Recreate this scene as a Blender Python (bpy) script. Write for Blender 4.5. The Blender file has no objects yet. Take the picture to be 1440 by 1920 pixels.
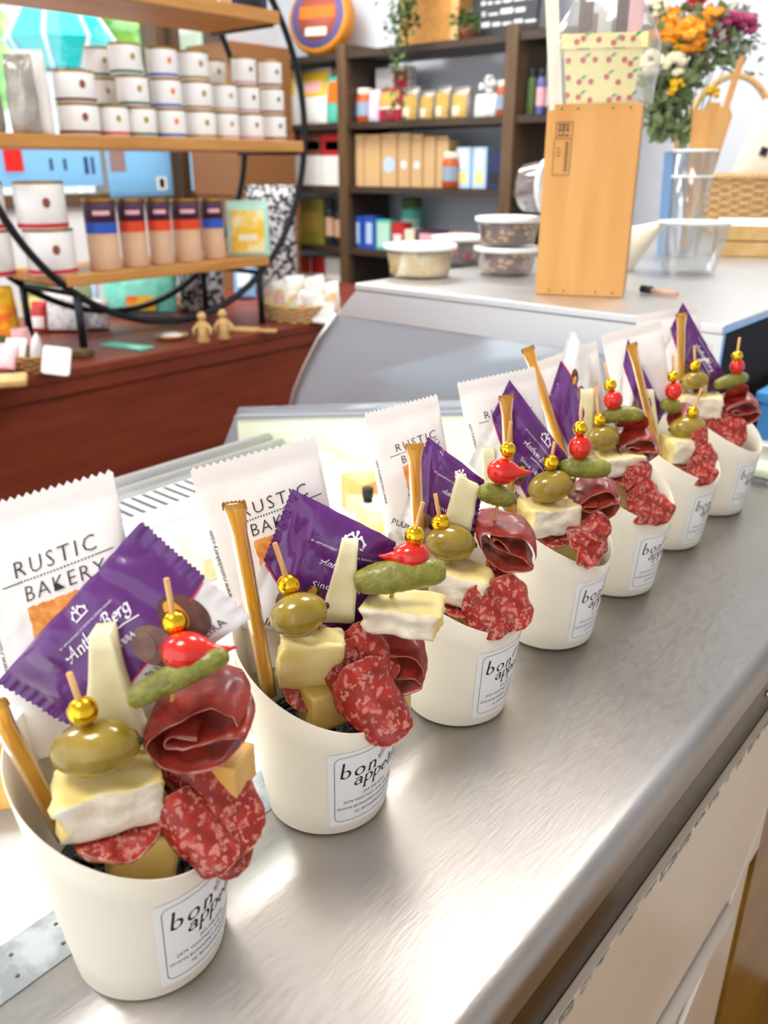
import bpy, bmesh, math, random
import numpy as np
from mathutils import Vector, noise as mnoise

# ------------------------------------------------------------------ camera
FPX, YH, CAMH, ZT = 1560.0, 311.0, 0.40, 0.95      # focal px, horizon row, camera above counter, counter top
PITCH = math.atan((960 - YH) / FPX)
HEAD = math.radians(40.6)
AH = np.array([-math.sin(HEAD), math.cos(HEAD), 0.0])   # horizontal view heading
AR = np.array([math.cos(HEAD), math.sin(HEAD), 0.0])    # right
AZ = np.array([0, 0, 1.0])
AF = AH * math.cos(PITCH) - AZ * math.sin(PITCH)
AU = AH * math.sin(PITCH) + AZ * math.cos(PITCH)
CAM = np.array([0, 0, ZT + CAMH])
sc = bpy.context.scene
cam_d = bpy.data.cameras.new('camera'); cam = bpy.data.objects.new('camera', cam_d)
sc.collection.objects.link(cam); sc.camera = cam
cam.location = CAM; cam.rotation_euler = (math.pi / 2 - PITCH, 0, HEAD)
cam_d.sensor_fit = 'VERTICAL'; cam_d.sensor_height = 36; cam_d.sensor_width = 27
cam_d.lens = FPX / 1920 * 36; cam_d.clip_start = 0.02
cam_d.dof.use_dof = True; cam_d.dof.focus_distance = 0.56; cam_d.dof.aperture_fstop = 8.0
# ------------------------------------------------------------------ light
sc.view_settings.view_transform = 'Standard'; sc.view_settings.look = 'None'
sc.view_settings.gamma = 1; sc.view_settings.use_curve_mapping = False
sc.view_settings.exposure = 0.50
wd = bpy.data.worlds.new('daylight'); sc.world = wd; wd.use_nodes = True
wd.node_tree.nodes['Background'].inputs[0].default_value = (0.90, 0.95, 1.0, 1)
wd.node_tree.nodes['Background'].inputs[1].default_value = 1.35
LAMPS = [(x, y) for x in (-3.0, -2.3, -0.55) for y in (-0.4, 1.15, 2.5)]
LAMP_W = 11.0
ZCEIL = 2.75
sun_d = bpy.data.lights.new('sun', 'SUN'); sun_d.energy = 6.0; sun_d.angle = .01; sun_d.color = (1, .97, .92)
sun = bpy.data.objects.new('sun', sun_d); sc.collection.objects.link(sun); sun.rotation_euler = (0, math.radians(38), 0)   # high over the roof, lights the street only

def ray(x, y): return AF + AR * (x - 720) / FPX - AU * (y - 960) / FPX
def onz(x, y, z): r = ray(x, y); return CAM + r * ((z - CAM[2]) / r[2])
def onx(x, y, X): r = ray(x, y); return CAM + r * ((X - CAM[0]) / r[0])
def ony(x, y, Y): r = ray(x, y); return CAM + r * ((Y - CAM[1]) / r[1])
def onp(x, y, base, back):                       # vertical plane through base, facing the aisle heading
    r = ray(x, y); t = ((base - CAM) @ AH + back) / (r @ AH); return CAM + r * t
def depth(P): return float((P - CAM) @ AF)
def nrm(v): v = np.asarray(v, float); return v / (np.linalg.norm(v) + 1e-12)
def cd(r, u, t): return nrm(AR * r + AU * u - AF * t)

# ------------------------------------------------------------------ materials
def lin(h):
    h = h.lstrip('#'); o = []
    for i in (0, 2, 4):
        c = int(h[i:i + 2], 16) / 255; o.append(c / 12.92 if c <= .04045 else ((c + .055) / 1.055) ** 2.4)
    return (*o, 1)
MATS = {}
def mat(name, col, rough=.5, metal=0, col2=None, scale=30, ramp=(.4, .6), tex='NOISE', stretch=(1, 1, 1), detail=4,
        bump=0, bscale=None, trans=0, ior=1.45, coat=0, sss=0, sssr=.01, emit=0, rvar=0, spec=.5, extra=None):
    m = bpy.data.materials.new(name); m.use_nodes = True; nt = m.node_tree; N = nt.nodes; L = nt.links
    b = N['Principled BSDF']; I = b.inputs
    I['Base Color'].default_value = lin(col); I['Roughness'].default_value = rough; I['Metallic'].default_value = metal
    I['IOR'].default_value = ior; I['Specular IOR Level'].default_value = spec
    if trans: I['Transmission Weight'].default_value = trans
    if coat: I['Coat Weight'].default_value = coat; I['Coat Roughness'].default_value = .05
    if sss: I['Subsurface Weight'].default_value = sss; I['Subsurface Radius'].default_value = (1, .5, .25); I['Subsurface Scale'].default_value = sssr
    if emit: I['Emission Color'].default_value = lin(col); I['Emission Strength'].default_value = emit
    tc = N.new('ShaderNodeTexCoord'); mp = N.new('ShaderNodeMapping'); L.new(tc.outputs['Object'], mp.inputs[0])
    mp.inputs['Scale'].default_value = stretch
    if col2:
        if tex == 'NOISE':
            t = N.new('ShaderNodeTexNoise'); t.inputs['Detail'].default_value = detail; o = t.outputs['Fac']
        else:
            t = N.new('ShaderNodeTexVoronoi'); o = t.outputs['Distance']
        t.inputs['Scale'].default_value = scale; L.new(mp.outputs[0], t.inputs['Vector'])
        cr = N.new('ShaderNodeValToRGB'); e = cr.color_ramp.elements
        e[0].position, e[1].position = ramp; e[0].color = lin(col); e[1].color = lin(col2)
        L.new(o, cr.inputs[0]); L.new(cr.outputs[0], I['Base Color'])
    if bump or rvar:
        t2 = N.new('ShaderNodeTexNoise'); t2.inputs['Scale'].default_value = bscale or scale; t2.inputs['Detail'].default_value = 5
        L.new(mp.outputs[0], t2.inputs['Vector'])
        if bump:
            bp = N.new('ShaderNodeBump'); bp.inputs['Strength'].default_value = bump; bp.inputs['Distance'].default_value = .002
            L.new(t2.outputs['Fac'], bp.inputs['Height']); L.new(bp.outputs[0], I['Normal'])
        if rvar:
            mr = N.new('ShaderNodeMapRange'); mr.inputs['To Min'].default_value = max(0, rough - rvar); mr.inputs['To Max'].default_value = rough + rvar
            L.new(t2.outputs['Fac'], mr.inputs['Value']); L.new(mr.outputs[0], I['Roughness'])
    if extra: extra(nt, b, mp)
    MATS[name] = m; return m
def thin_glass(name, tint, gl=.08, rough=.03, body=None, fac=0.0, gmax=.75):
    m = bpy.data.materials.new(name); m.use_nodes = True; nt = m.node_tree; N = nt.nodes; L = nt.links; N.remove(N['Principled BSDF'])
    out = N['Material Output']; tr = N.new('ShaderNodeBsdfTransparent'); tr.inputs[0].default_value = lin(tint)
    g = N.new('ShaderNodeBsdfGlossy'); g.inputs['Roughness'].default_value = rough
    lw = N.new('ShaderNodeLayerWeight'); lw.inputs[0].default_value = .35
    mr = N.new('ShaderNodeMapRange'); mr.inputs['To Min'].default_value = gl; mr.inputs['To Max'].default_value = gmax
    L.new(lw.outputs['Facing'], mr.inputs['Value']); src = tr
    if body:
        df = N.new('ShaderNodeBsdfDiffuse'); df.inputs[0].default_value = lin(body)
        m0 = N.new('ShaderNodeMixShader'); m0.inputs[0].default_value = fac; L.new(tr.outputs[0], m0.inputs[1]); L.new(df.outputs[0], m0.inputs[2]); src = m0
    mx = N.new('ShaderNodeMixShader'); L.new(mr.outputs[0], mx.inputs[0]); L.new(src.outputs[0], mx.inputs[1]); L.new(g.outputs[0], mx.inputs[2])
    L.new(mx.outputs[0], out.inputs['Surface']); MATS[name] = m; return m

def meat(name, dark, mid, fat, vs, thr, rough=.38):
    def ex(nt, b, mp):
        N = nt.nodes; L = nt.links
        nz = N.new('ShaderNodeTexNoise'); nz.inputs['Scale'].default_value = vs * .8; nz.inputs['Detail'].default_value = 3
        L.new(mp.outputs[0], nz.inputs['Vector'])
        ad = N.new('ShaderNodeMixRGB'); ad.blend_type = 'LINEAR_LIGHT'; ad.inputs[0].default_value = .006
        L.new(mp.outputs[0], ad.inputs[1]); L.new(nz.outputs['Color'], ad.inputs[2])
        v = N.new('ShaderNodeTexVoronoi'); v.inputs['Scale'].default_value = vs; L.new(ad.outputs[0], v.inputs['Vector'])
        v.feature = 'SMOOTH_F1'
        r1 = N.new('ShaderNodeValToRGB'); e = r1.color_ramp.elements; e[0].position = thr; e[1].position = thr + .17
        e[0].color = (1, 1, 1, 1); e[1].color = (0, 0, 0, 1); L.new(v.outputs['Distance'], r1.inputs[0])
        n2 = N.new('ShaderNodeTexNoise'); n2.inputs['Scale'].default_value = vs * .35; L.new(mp.outputs[0], n2.inputs['Vector'])
        r2 = N.new('ShaderNodeValToRGB'); q = r2.color_ramp.elements; q[0].position = .38; q[1].position = .62
        q[0].color = lin(dark); q[1].color = lin(mid); L.new(n2.outputs['Fac'], r2.inputs[0])
        mul = N.new('ShaderNodeMath'); mul.operation = 'MULTIPLY'; mul.inputs[1].default_value = .62; L.new(r1.outputs[0], mul.inputs[0])
        mx = N.new('ShaderNodeMixRGB'); L.new(mul.outputs[0], mx.inputs[0]); L.new(r2.outputs[0], mx.inputs[1]); mx.inputs[2].default_value = lin(fat)
        L.new(mx.outputs[0], b.inputs['Base Color'])
        bp = N.new('ShaderNodeBump'); bp.inputs['Strength'].default_value = .35; bp.inputs['Distance'].default_value = .001
        L.new(r1.outputs[0], bp.inputs['Height']); L.new(bp.outputs[0], b.inputs['Normal'])
    return mat(name, mid, rough, coat=.15, extra=ex)

mat('steel', 'bbb6b1', .40, 1, col2='a8a39e', scale=7, ramp=(.3, .7), bump=.07, bscale=420, stretch=(1, .22, 1), rvar=.09)
mat('steel_fine', 'd4d4d4', .40, 1, bump=.02, bscale=90)
mat('steel_reflect_dark', '3c2f20', .25, .6)  # dark brown reflection put into the steel's base colour
mat('galv', '9aa0a2', .42, .9, col2='7e8486', scale=60, bump=.05)
mat('paper_cup', 'f6efdd', .55, bump=.02, bscale=300)
mat('label_paper', 'f6f5f5', .5)
mat('ink', '1e1c20', .6); mat('ink_grey', '55525a', .6)
mat('pack_white', 'efe8e3', .32, bump=.05, bscale=60)
mat('pack_purple', '5b1f70', .22, coat=.35, bump=.08, bscale=55)
mat('pack_pearl', 'dcd9d8', .3, bump=.06, bscale=50)
mat('magenta_line', 'c8235a', .4); mat('print_white', 'efe9f2', .45)
mat('cracker', 'e07c28', .6, col2='eda24e', scale=260, ramp=(.35, .65))
mat('choc', '4a2c25', .35, col2='6a463b', scale=120); mat('choc_light', '8a6a60', .4, col2='6d5048', scale=90); mat('marzipan', 'dd9a3c', .5)
mat('honey', 'e9ac2a', .14, coat=.5, trans=.55, ior=1.45); mat('honey_tip', 'a87b2c', .2, metal=.4)
mat('bamboo', 'dfb273', .6, col2='c8924f', scale=200, stretch=(1, 1, .1))
mat('gold', 'f4c52e', .14, 1)
mat('olive', '87711a', .2, coat=.5, col2='a58a30', scale=70, ramp=(.35, .7), sss=.1, sssr=.004); mat('olive_hole', '2e240c', .6)
mat('pepper', 'cf140b', .16, coat=.6, col2='dd2410', scale=60)
mat('pickle', '6c6c22', .34, coat=.3, col2='949036', scale=130, ramp=(.3, .7), bump=.5, bscale=420)
mat('brie_paste', 'f0d987', .45, col2='f3e2a2', scale=70, sss=.15, sssr=.006); mat('brie_rind', 'efe6d4', .8, col2='e0cfb4', scale=90, bump=.35, bscale=260)
mat('cheddar', 'e8b35a', .42, col2='e6bd70', scale=50, sss=.15, sssr=.006, bump=.06, bscale=120); mat('gouda', 'e2c474', .4, col2='dab862', scale=40, sss=.15, sssr=.006)
mat('manchego', 'e9dfae', .5, col2='efe7c2', scale=60, sss=.15, sssr=.006, bump=.08, bscale=200)
meat('salami', '861911', 'b02c1c', 'dc9382', 235, .24, .42); mat('salami_rim', 'a24a34', .6, col2='d19a78', scale=300, bump=.3)
mat('prosciutto', '701510', .36, col2='a8392b', scale=55, stretch=(1, 1, 3.2), ramp=(.38, .72), detail=7, coat=.15, sss=.15, sssr=.004, bump=.12, bscale=160); mat('pros_rim', '9a4a3c', .5, col2='c98d78', scale=150)
mat('filler', '120f0e', .35, bump=.6, bscale=500)
def wood(n, a, b, sc=9, rough=.45, st=(1, .12, 1)): return mat(n, a, rough, col2=b, scale=sc * 4, stretch=st, ramp=(.35, .7), detail=8, bump=.04)
wood('shelf_wood', 'c8924e', 'b67b38', 9); wood('box_wood', 'dca45e', 'cf9249', 7, st=(1, 1, .1)); wood('box_wood_shaded', 'b98040', 'a36d32', 7, st=(1, 1, .1))  # box side boards: darker copy of the wood, shade put into the colour
wood('table_wood', '7e3722', '6a2a1a', 6); wood('dark_wood', '46372b', '35291f', 9, st=(.12, 1, 1)); wood('post_wood', '6a5138', '54402c', 9, st=(1, 1, .12))
wood('floor_wood', '9a6f24', '7e5618', 4, rough=.3); wood('light_wood', 'd9b47a', 'c69c5e', 10); wood('spoon_wood', 'd6a566', 'c48f4f', 10, st=(1, 1, .15))
mat('iron', '23262b', .4, .6)
mat('wall_paint', 'e8e8ea', .8); mat('wall_blue', 'dfe6f2', .8); mat('ceil', 'f2f2f0', .9)
mat('fascia_dark', '33281f', .75, spec=.15); mat('case_white', 'eef2f2', .35); mat('case_pale', 'e8efd6', .5)
mat('white_plastic', 'f0e9e0', .45); mat('panel_beige', 'e2d3c0', .3, col2='d8c6b0', scale=3)
thin_glass('glass', 'f4f9f8'); thin_glass('glass_grey', 'e4ecf2', .16, .10, 'e2eaf2', .45); thin_glass('plastic_clear', 'fbfcfc', .03, .08, 'eef2f4', .06, .3); thin_glass('cello', 'fdfdfd', .06, .05, 'ffffff', .10, .5)
mat('plastic_lid', 'e9edee', .3); mat('tin_white', 'eeedec', .3); mat('tin_gold', 'b08a2c', .25, .8)
for k, c in dict(brown='6a2a22', red='c62a2e', green='2d6b55', blue='3554b4', goldy='a98a3e', pink='c99aa6', rust='8a4a36', orange='e0461c', royal='2c55bb',
                 plum='4a2c47', tan='cfa888', kraft='d2ae7c', yellow='e9c02c', lemon='f2e08c', teal='63c9b4', mint='bfe8d8', olivebox='8d8132', navy='27355c',
                 black='1a1a1c', crimson='b31744', cream='efe6cf', lilac='d9cfe8', sky='8dbcea', paleblue='b9d6f2', grey='8f9299', silver='cfcac4', card='f4f4f0', pinkcloth='eeb6bc',
                 brownbox='8a5c36', orange2='f0781c', leaf='4f6a36', leaf2='78895c', leafgrey='a3aa98', flower_o='f29a1c', flower_y='e6b51c', flower_w='efe8c8', flower_p='9c2f5c', flower_r='cf2018',
                 slate='23282e', chalk='d8dcdf', cherry='c22a2e', cherryleaf='4d9a62', cartony='f1e69c', bluevase='6d93c0', date='4a211a', almond='cf9a55', cookie='e9c57f', jar_orange='b5531f', jar_label='8fa3b8',
                 umbrella='10cfd0', bluecrate='4f9be0', seal='e8cf5a', wheel='dd8d1e', wheelpurple='6c6aa8', wheelred='b05a4a').items():
    mat(k, c, .5)
mat('silverbag', 'b9b4ac', .25, .3, col2='9d978e', scale=25, bump=.5, bscale=40)
mat('zebra', '23242a', .4, col2='c9c9cc', scale=55, ramp=(.47, .53), detail=2)
mat('floral', 'eceef0', .5, col2='8aa0b8', scale=50, ramp=(.6, .68), detail=2); mat('tealprint', '7fdac6', .5, col2='4fb8a8', scale=22, ramp=(.45, .7))
mat('flowerprint', 'f0641c', .5, col2='f6c41e', scale=14, ramp=(.42, .55)); mat('yellowprint', 'f1c22a', .45, col2='f7e9b0', scale=18, ramp=(.45, .6))
mat('candyprint', 'e9e2d8', .35, col2='e3b878', scale=34, ramp=(.45, .62)); mat('pasta', 'd9b35e', .5, col2='c79a42', scale=90, bump=.8, bscale=120)
mat('datemix', '4a211a', .35, col2='6e3326', scale=60, bump=.8, bscale=70); mat('cookiemix', 'e9c57f', .6, col2='f3dfae', scale=40, bump=.7, bscale=60)
mat('wicker', 'd9b684', .6, col2='b98d55', scale=160, ramp=(.35, .65)); mat('basket_brown', 'b3854a', .6, col2='86592a', scale=150, ramp=(.35, .65))
mat('foliage', '5fae3a', .7, col2='a6e06a', scale=9, ramp=(.35, .65)); mat('bluewall', '9ccaf0', .7); mat('diffuser', 'ffffff', .5, emit=2.2)
mat('fuji', 'f2c6a8', .6); tr = mat('backlit', 'bfe2fb', .6); mat('pinknote', 'f0c8b8', .6); mat('added_glowtube', 'f4fbff', .5, emit=3.0)
for _n in ('backlit', 'pinknote'):
    _m = MATS[_n]; _t = _m.node_tree.nodes.new('ShaderNodeBsdfTranslucent'); _t.inputs[0].default_value = _m.node_tree.nodes['Principled BSDF'].inputs[0].default_value
    _x = _m.node_tree.nodes.new('ShaderNodeMixShader'); _x.inputs[0].default_value = .85; _l = _m.node_tree.links; _l.new(_m.node_tree.nodes['Principled BSDF'].outputs[0], _x.inputs[1]); _l.new(_t.outputs[0], _x.inputs[2]); _l.new(_x.outputs[0], _m.node_tree.nodes['Material Output'].inputs['Surface'])
mat('chip', '8e9288', .6, .3, col2='d8d4c0', scale=120)
# ------------------------------------------------------------------ mesh helpers (all return (V, F) or (V, F, material index per face))
COL = sc.collection
def nvec(v): return (mnoise.noise(v), mnoise.noise(v + Vector((31.7, 5.3, 11.9))), mnoise.noise(v + Vector((7.1, 47.3, 23.7))))
def thing(name, label, cat, loc=(0, 0, 0), rot=(0, 0, 0), group=None):
    o = bpy.data.objects.new(name, None); COL.objects.link(o); o.empty_display_size = .02
    o.location = Vector([float(c) for c in loc]); o.rotation_euler = rot
    o['label'] = label; o['category'] = cat
    if group: o['group'] = group
    return o
def mk(name, geo, mats, smooth=True):
    V, F = geo[0], geo[1]; me = bpy.data.meshes.new(name)
    me.from_pydata([tuple(map(float, v)) for v in V], [], [tuple(int(i) for i in f) for f in F])
    for m in (mats if isinstance(mats, (list, tuple)) else [mats]): me.materials.append(MATS[m])
    if len(geo) > 2: me.polygons.foreach_set('material_index', [int(i) for i in geo[2]])
    me.polygons.foreach_set('use_smooth', [smooth] * len(me.polygons)); me.update()
    return me
def part(root, name, geo, mats, smooth=True, label=None, world=False, stuff=False):
    """child mesh; geometry in the root thing's local axes (world=True: world coordinates, root unrotated)"""
    V = np.asarray(geo[0], float)
    if world:
        r = root
        while r.parent: r = r.parent
        V = V - np.array(r.location)
    o = bpy.data.objects.new(name, mk(name, (V, *geo[1:]), mats, smooth)); COL.objects.link(o); o.parent = root
    if label: o['label'] = label
    if stuff: o['kind'] = 'stuff'
    return o
def solo(name, geo, mats, label, cat, loc=(0, 0, 0), rot=(0, 0, 0), group=None, smooth=True, world=False, kind=None):
    V = np.asarray(geo[0], float)
    if world: V = V - np.array(loc, float)
    o = bpy.data.objects.new(name, mk(name, (V, *geo[1:]), mats, smooth)); COL.objects.link(o)
    o.location = Vector([float(c) for c in loc]); o.rotation_euler = rot
    if kind: o['kind'] = kind
    if kind != 'structure': o['label'] = label; o['category'] = cat
    if group: o['group'] = group
    return o
def struct(name, geo, mats, smooth=False):
    o = bpy.data.objects.new(name, mk(name, geo, mats, smooth)); COL.objects.link(o); o['kind'] = 'structure'; return o
def join(*gs):
    V = []; F = []; MI = []; n = 0; has = any(len(g) > 2 for g in gs)
    for g in gs:
        v = np.asarray(g[0], float).reshape(-1, 3); V.append(v); F += [tuple(i + n for i in f) for f in g[1]]
        MI += list(g[2]) if len(g) > 2 else [0] * len(g[1]); n += len(v)
    V = np.concatenate(V) if V else np.zeros((0, 3))
    return (V, F, MI) if has else (V, F)
def mi(g, k): return (g[0], g[1], [k] * len(g[1]))
def move(g, d): return (np.asarray(g[0], float) + np.asarray(d, float), *g[1:])
def rotz(g, a):
    c, s = math.cos(a), math.sin(a); V = np.asarray(g[0], float); return (V @ np.array([[c, s, 0], [-s, c, 0], [0, 0, 1]]), *g[1:])
def rotx(g, a):
    c, s = math.cos(a), math.sin(a); V = np.asarray(g[0], float); return (V @ np.array([[1, 0, 0], [0, c, s], [0, -s, c]]), *g[1:])
def roty(g, a):
    c, s = math.cos(a), math.sin(a); V = np.asarray(g[0], float); return (V @ np.array([[c, 0, -s], [0, 1, 0], [s, 0, c]]), *g[1:])
def gridF(nu, nv, base=0, flip=False, closed=False):
    F = []
    for j in range(nv - 1):
        for i in range(nu if closed else nu - 1):
            a = base + j * nu + i; b = base + j * nu + (i + 1) % nu; q = (a, b, b + nu, a + nu)
            F.append(q[::-1] if flip else q)
    return F
def rings(R, cap0=True, cap1=True):
    R = [np.asarray(r, float) for r in R]; n = len(R[0]); V = np.concatenate(R); F = gridF(n, len(R), closed=True)
    if cap0: F.append(tuple(range(n))[::-1])
    if cap1: F.append(tuple(range((len(R) - 1) * n, len(R) * n)))
    return V, F
def lathe(prof, n=32, cap0=True, cap1=True):
    a = np.linspace(0, 2 * math.pi, n, endpoint=False)
    return rings([np.stack([r * np.cos(a), r * np.sin(a), np.full(n, z)], 1) for r, z in prof], cap0, cap1)
def tube(pts, rad, n=10, cap=True):
    P = np.asarray(pts, float); m = len(P); rad = np.full(m, rad) if np.isscalar(rad) else np.asarray(rad, float)
    T = np.gradient(P, axis=0); T /= np.linalg.norm(T, axis=1)[:, None] + 1e-12
    u = np.cross(T[0], [0.31, .52, .79]); u /= np.linalg.norm(u); R = []; a = np.linspace(0, 2 * math.pi, n, endpoint=False)
    for i in range(m):
        u = u - T[i] * (u @ T[i]); u /= np.linalg.norm(u); w = np.cross(T[i], u)
        R.append(P[i] + rad[i] * (np.cos(a)[:, None] * u + np.sin(a)[:, None] * w))
    return rings(R, cap, cap)
def box(sx, sy, sz, bev=0.0, c=(0, 0, 0)):
    """box centred in x,y with its base at z=0; chamfered edges when bev>0"""
    if bev <= 0:
        V = np.array([[x * sx / 2, y * sy / 2, z * sz] for z in (0, 1) for y in (-1, 1) for x in (-1, 1)])
        F = [(0, 2, 3, 1), (4, 5, 7, 6), (0, 1, 5, 4), (2, 6, 7, 3), (0, 4, 6, 2), (1, 3, 7, 5)]
    else:
        bm = bmesh.new(); bmesh.ops.create_cube(bm, size=1)
        for v in bm.verts: v.co = Vector((v.co.x * sx, v.co.y * sy, (v.co.z + .5) * sz))
        bmesh.ops.bevel(bm, geom=bm.edges[:], offset=bev, segments=2, affect='EDGES', profile=.6)
        bm.verts.index_update(); V = np.array([v.co[:] for v in bm.verts]); F = [tuple(v.index for v in f.verts) for f in bm.faces]; bm.free()
    return V + np.asarray(c, float), F
def bx(x0, x1, y0, y1, z0, z1, bev=0.0): return box(x1 - x0, y1 - y0, z1 - z0, bev, ((x0 + x1) / 2, (y0 + y1) / 2, z0))
def prism(poly, y0, y1):           # polygon in (x,z) extruded along y
    n = len(poly); V = [(x, y0, z) for x, z in poly] + [(x, y1, z) for x, z in poly]
    F = [tuple(range(n)), tuple(range(n, 2 * n))[::-1]] + [(i, i + n, (i + 1) % n + n, (i + 1) % n) for i in range(n)]
    return np.array(V), F
def sphere(r, c=(0, 0, 0), n=20, m=12, sq=(1, 1, 1)):
    pr = [(max(1e-5, r * math.sin(math.pi * j / m)), -r * math.cos(math.pi * j / m)) for j in range(m + 1)]
    V, F = lathe(pr, n); return V * np.array(sq) + np.asarray(c, float), F
def ico(r, c=(0, 0, 0), sub=1, jit=0, seed=0, sq=(1, 1, 1)):
    bm = bmesh.new(); bmesh.ops.create_icosphere(bm, subdivisions=sub, radius=1); rs = random.Random(seed)
    V = np.array([np.array(v.co[:]) * (1 + jit * (rs.random() - .5)) for v in bm.verts]); bm.verts.index_update()
    F = [tuple(v.index for v in f.verts) for f in bm.faces]; bm.free(); return V * r * np.array(sq) + np.asarray(c, float), F
def spindle(c, axis, L, r, n=24, m=18, pw=.5, bend=0, bdir=(0, 0, 1), bumps=0, seed=0):
    """ellipsoid-like body along axis: half length L, radius r; pw<.5 gives a blunter, sausage-like form"""
    ax = nrm(axis); s = -np.cos(np.linspace(0.06, math.pi - .06, m)); bd = np.asarray(bdir, float)
    bd = nrm(bd - ax * (bd @ ax)); P = [np.asarray(c) + ax * (L * t) + bd * bend * (1 - t * t) for t in s]
    V, F = tube(P, r * np.power(1 - s * s, pw), n)
    if bumps:
        C0 = np.asarray(c); V = np.array([v + nrm(v - C0 - ax * ((v - C0) @ ax)) * bumps * (mnoise.noise(Vector(v * 520 + seed)) + .5 * mnoise.noise(Vector(v * 90 + seed))) for v in V])
    return V, F
def chunk(c, a1, a2, a3, rnd=.14, jit=.05, n=6, seed=0, taper=0, rind=None):
    """rounded irregular block; a1,a2,a3 are half-axis vectors. rind: axis index whose faces take material 1"""
    V = []; F = []; MI = []; k = 0; g = np.linspace(-1, 1, n)
    for ax in range(3):
        for sg in (-1, 1):
            for i in range(n):
                for j in range(n):
                    p = np.zeros(3); p[ax] = sg; p[(ax + 1) % 3] = g[i]; p[(ax + 2) % 3] = g[j]
                    q = np.clip(p, -1 + rnd, 1 - rnd); d = p - q; L = np.linalg.norm(d)
                    if L > 0: p = q + d / L * min(L, rnd)
                    nz = jit * np.array(nvec(Vector(p * 1.7 + seed * 7.3))) + jit * .35 * np.array(nvec(Vector(p * 6 + seed * 3.1)))
                    p = p + nz; p[0] *= 1 - taper * p[2]; p[1] *= 1 - taper * .6 * p[2]
                    V.append(np.asarray(c) + p[0] * a1 + p[1] * a2 + p[2] * a3)
            f = gridF(n, n, k, flip=(sg > 0)); F += f; MI += [1 if rind == (ax, sg) or rind == ax or (isinstance(rind, (list, set)) and (ax, sg) in rind) else 0] * len(f); k += n * n
    bm = bmesh.new()
    bv = [bm.verts.new(v) for v in V]; bm.faces.ensure_lookup_table()
    for f, m_ in zip(F, MI):
        try: bf = bm.faces.new([bv[i] for i in f]); bf.material_index = m_
        except ValueError: pass
    bmesh.ops.remove_doubles(bm, verts=bm.verts[:], dist=1e-6); bmesh.ops.recalc_face_normals(bm, faces=bm.faces[:]); bm.verts.index_update()
    V = np.array([v.co[:] for v in bm.verts]); F = [tuple(v.index for v in f.verts) for f in bm.faces]; MI = [f.material_index for f in bm.faces]; bm.free()
    return V, F, MI
def slice_disc(c, e_fold, e_out, R, bend=1.0, thick=.0016, ruf=.08, seed=0, asp=1.0, waves=3, off=0.0):
    """thin meat slice bent about e_fold; material 1 on the rim"""
    ey = nrm(e_fold); ex = nrm(e_out - ey * (np.asarray(e_out) @ ey)); ez = np.cross(ex, ey); rs = random.Random(seed); ph = rs.random() * 6.28
    nr, nt = 11, 54; T = []; B = []; k = bend / R if abs(bend) > 1e-3 else 1e-3
    for j in range(nr):
        r0 = R * (min(j, nr - 2) / (nr - 2) * .965 + .01 + (.025 if j == nr - 1 else 0))
        for i in range(nt):
            a = 2 * math.pi * i / nt
            rr = r0 * (1 + (j / (nr - 1)) * (.05 * mnoise.noise(Vector((math.cos(a) * 2, math.sin(a) * 2, seed))) + .022 * mnoise.noise(Vector((math.cos(a) * 9, math.sin(a) * 9, seed)))))
            x = rr * math.cos(a) * asp + off * R; y = rr * math.sin(a)
            q = (rr / R) ** 2; z = ruf * R * q * math.sin(waves * a + ph) + ruf * .5 * R * q * math.sin((waves * 2 + 1) * a + ph * 2)
            z += .05 * R * mnoise.noise(Vector((x / R * 2.2, y / R * 2.2, seed * 3.3)))
            X, Z = math.sin(k * x) / k, (1 - math.cos(k * x)) / k
            nx, nzv = -math.sin(k * x), math.cos(k * x)
            p = np.asarray(c) + ex * (X + nx * z) + ey * y + ez * (Z + nzv * z); nn = ex * nx + ez * nzv
            e = thick / 2 * (1 - .5 * (j == nr - 1)); T.append(p + nn * e); B.append(p - nn * e)
    n = nr * nt; V = np.array(T + B); F = gridF(nt, nr, closed=True) + gridF(nt, nr, n, flip=True, closed=True)
    MI = [1 if (f // nt) >= nr - 2 else 0 for f in range(len(F) // 2)] * 2
    o = (nr - 1) * nt; F += [(o + i, n + o + i, n + o + (i + 1) % nt, o + (i + 1) % nt) for i in range(nt)]; MI += [1] * nt
    F += [tuple(range(nt))[::-1], tuple(range(n, n + nt))]; MI += [0, 0]
    return V, F, MI
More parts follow.
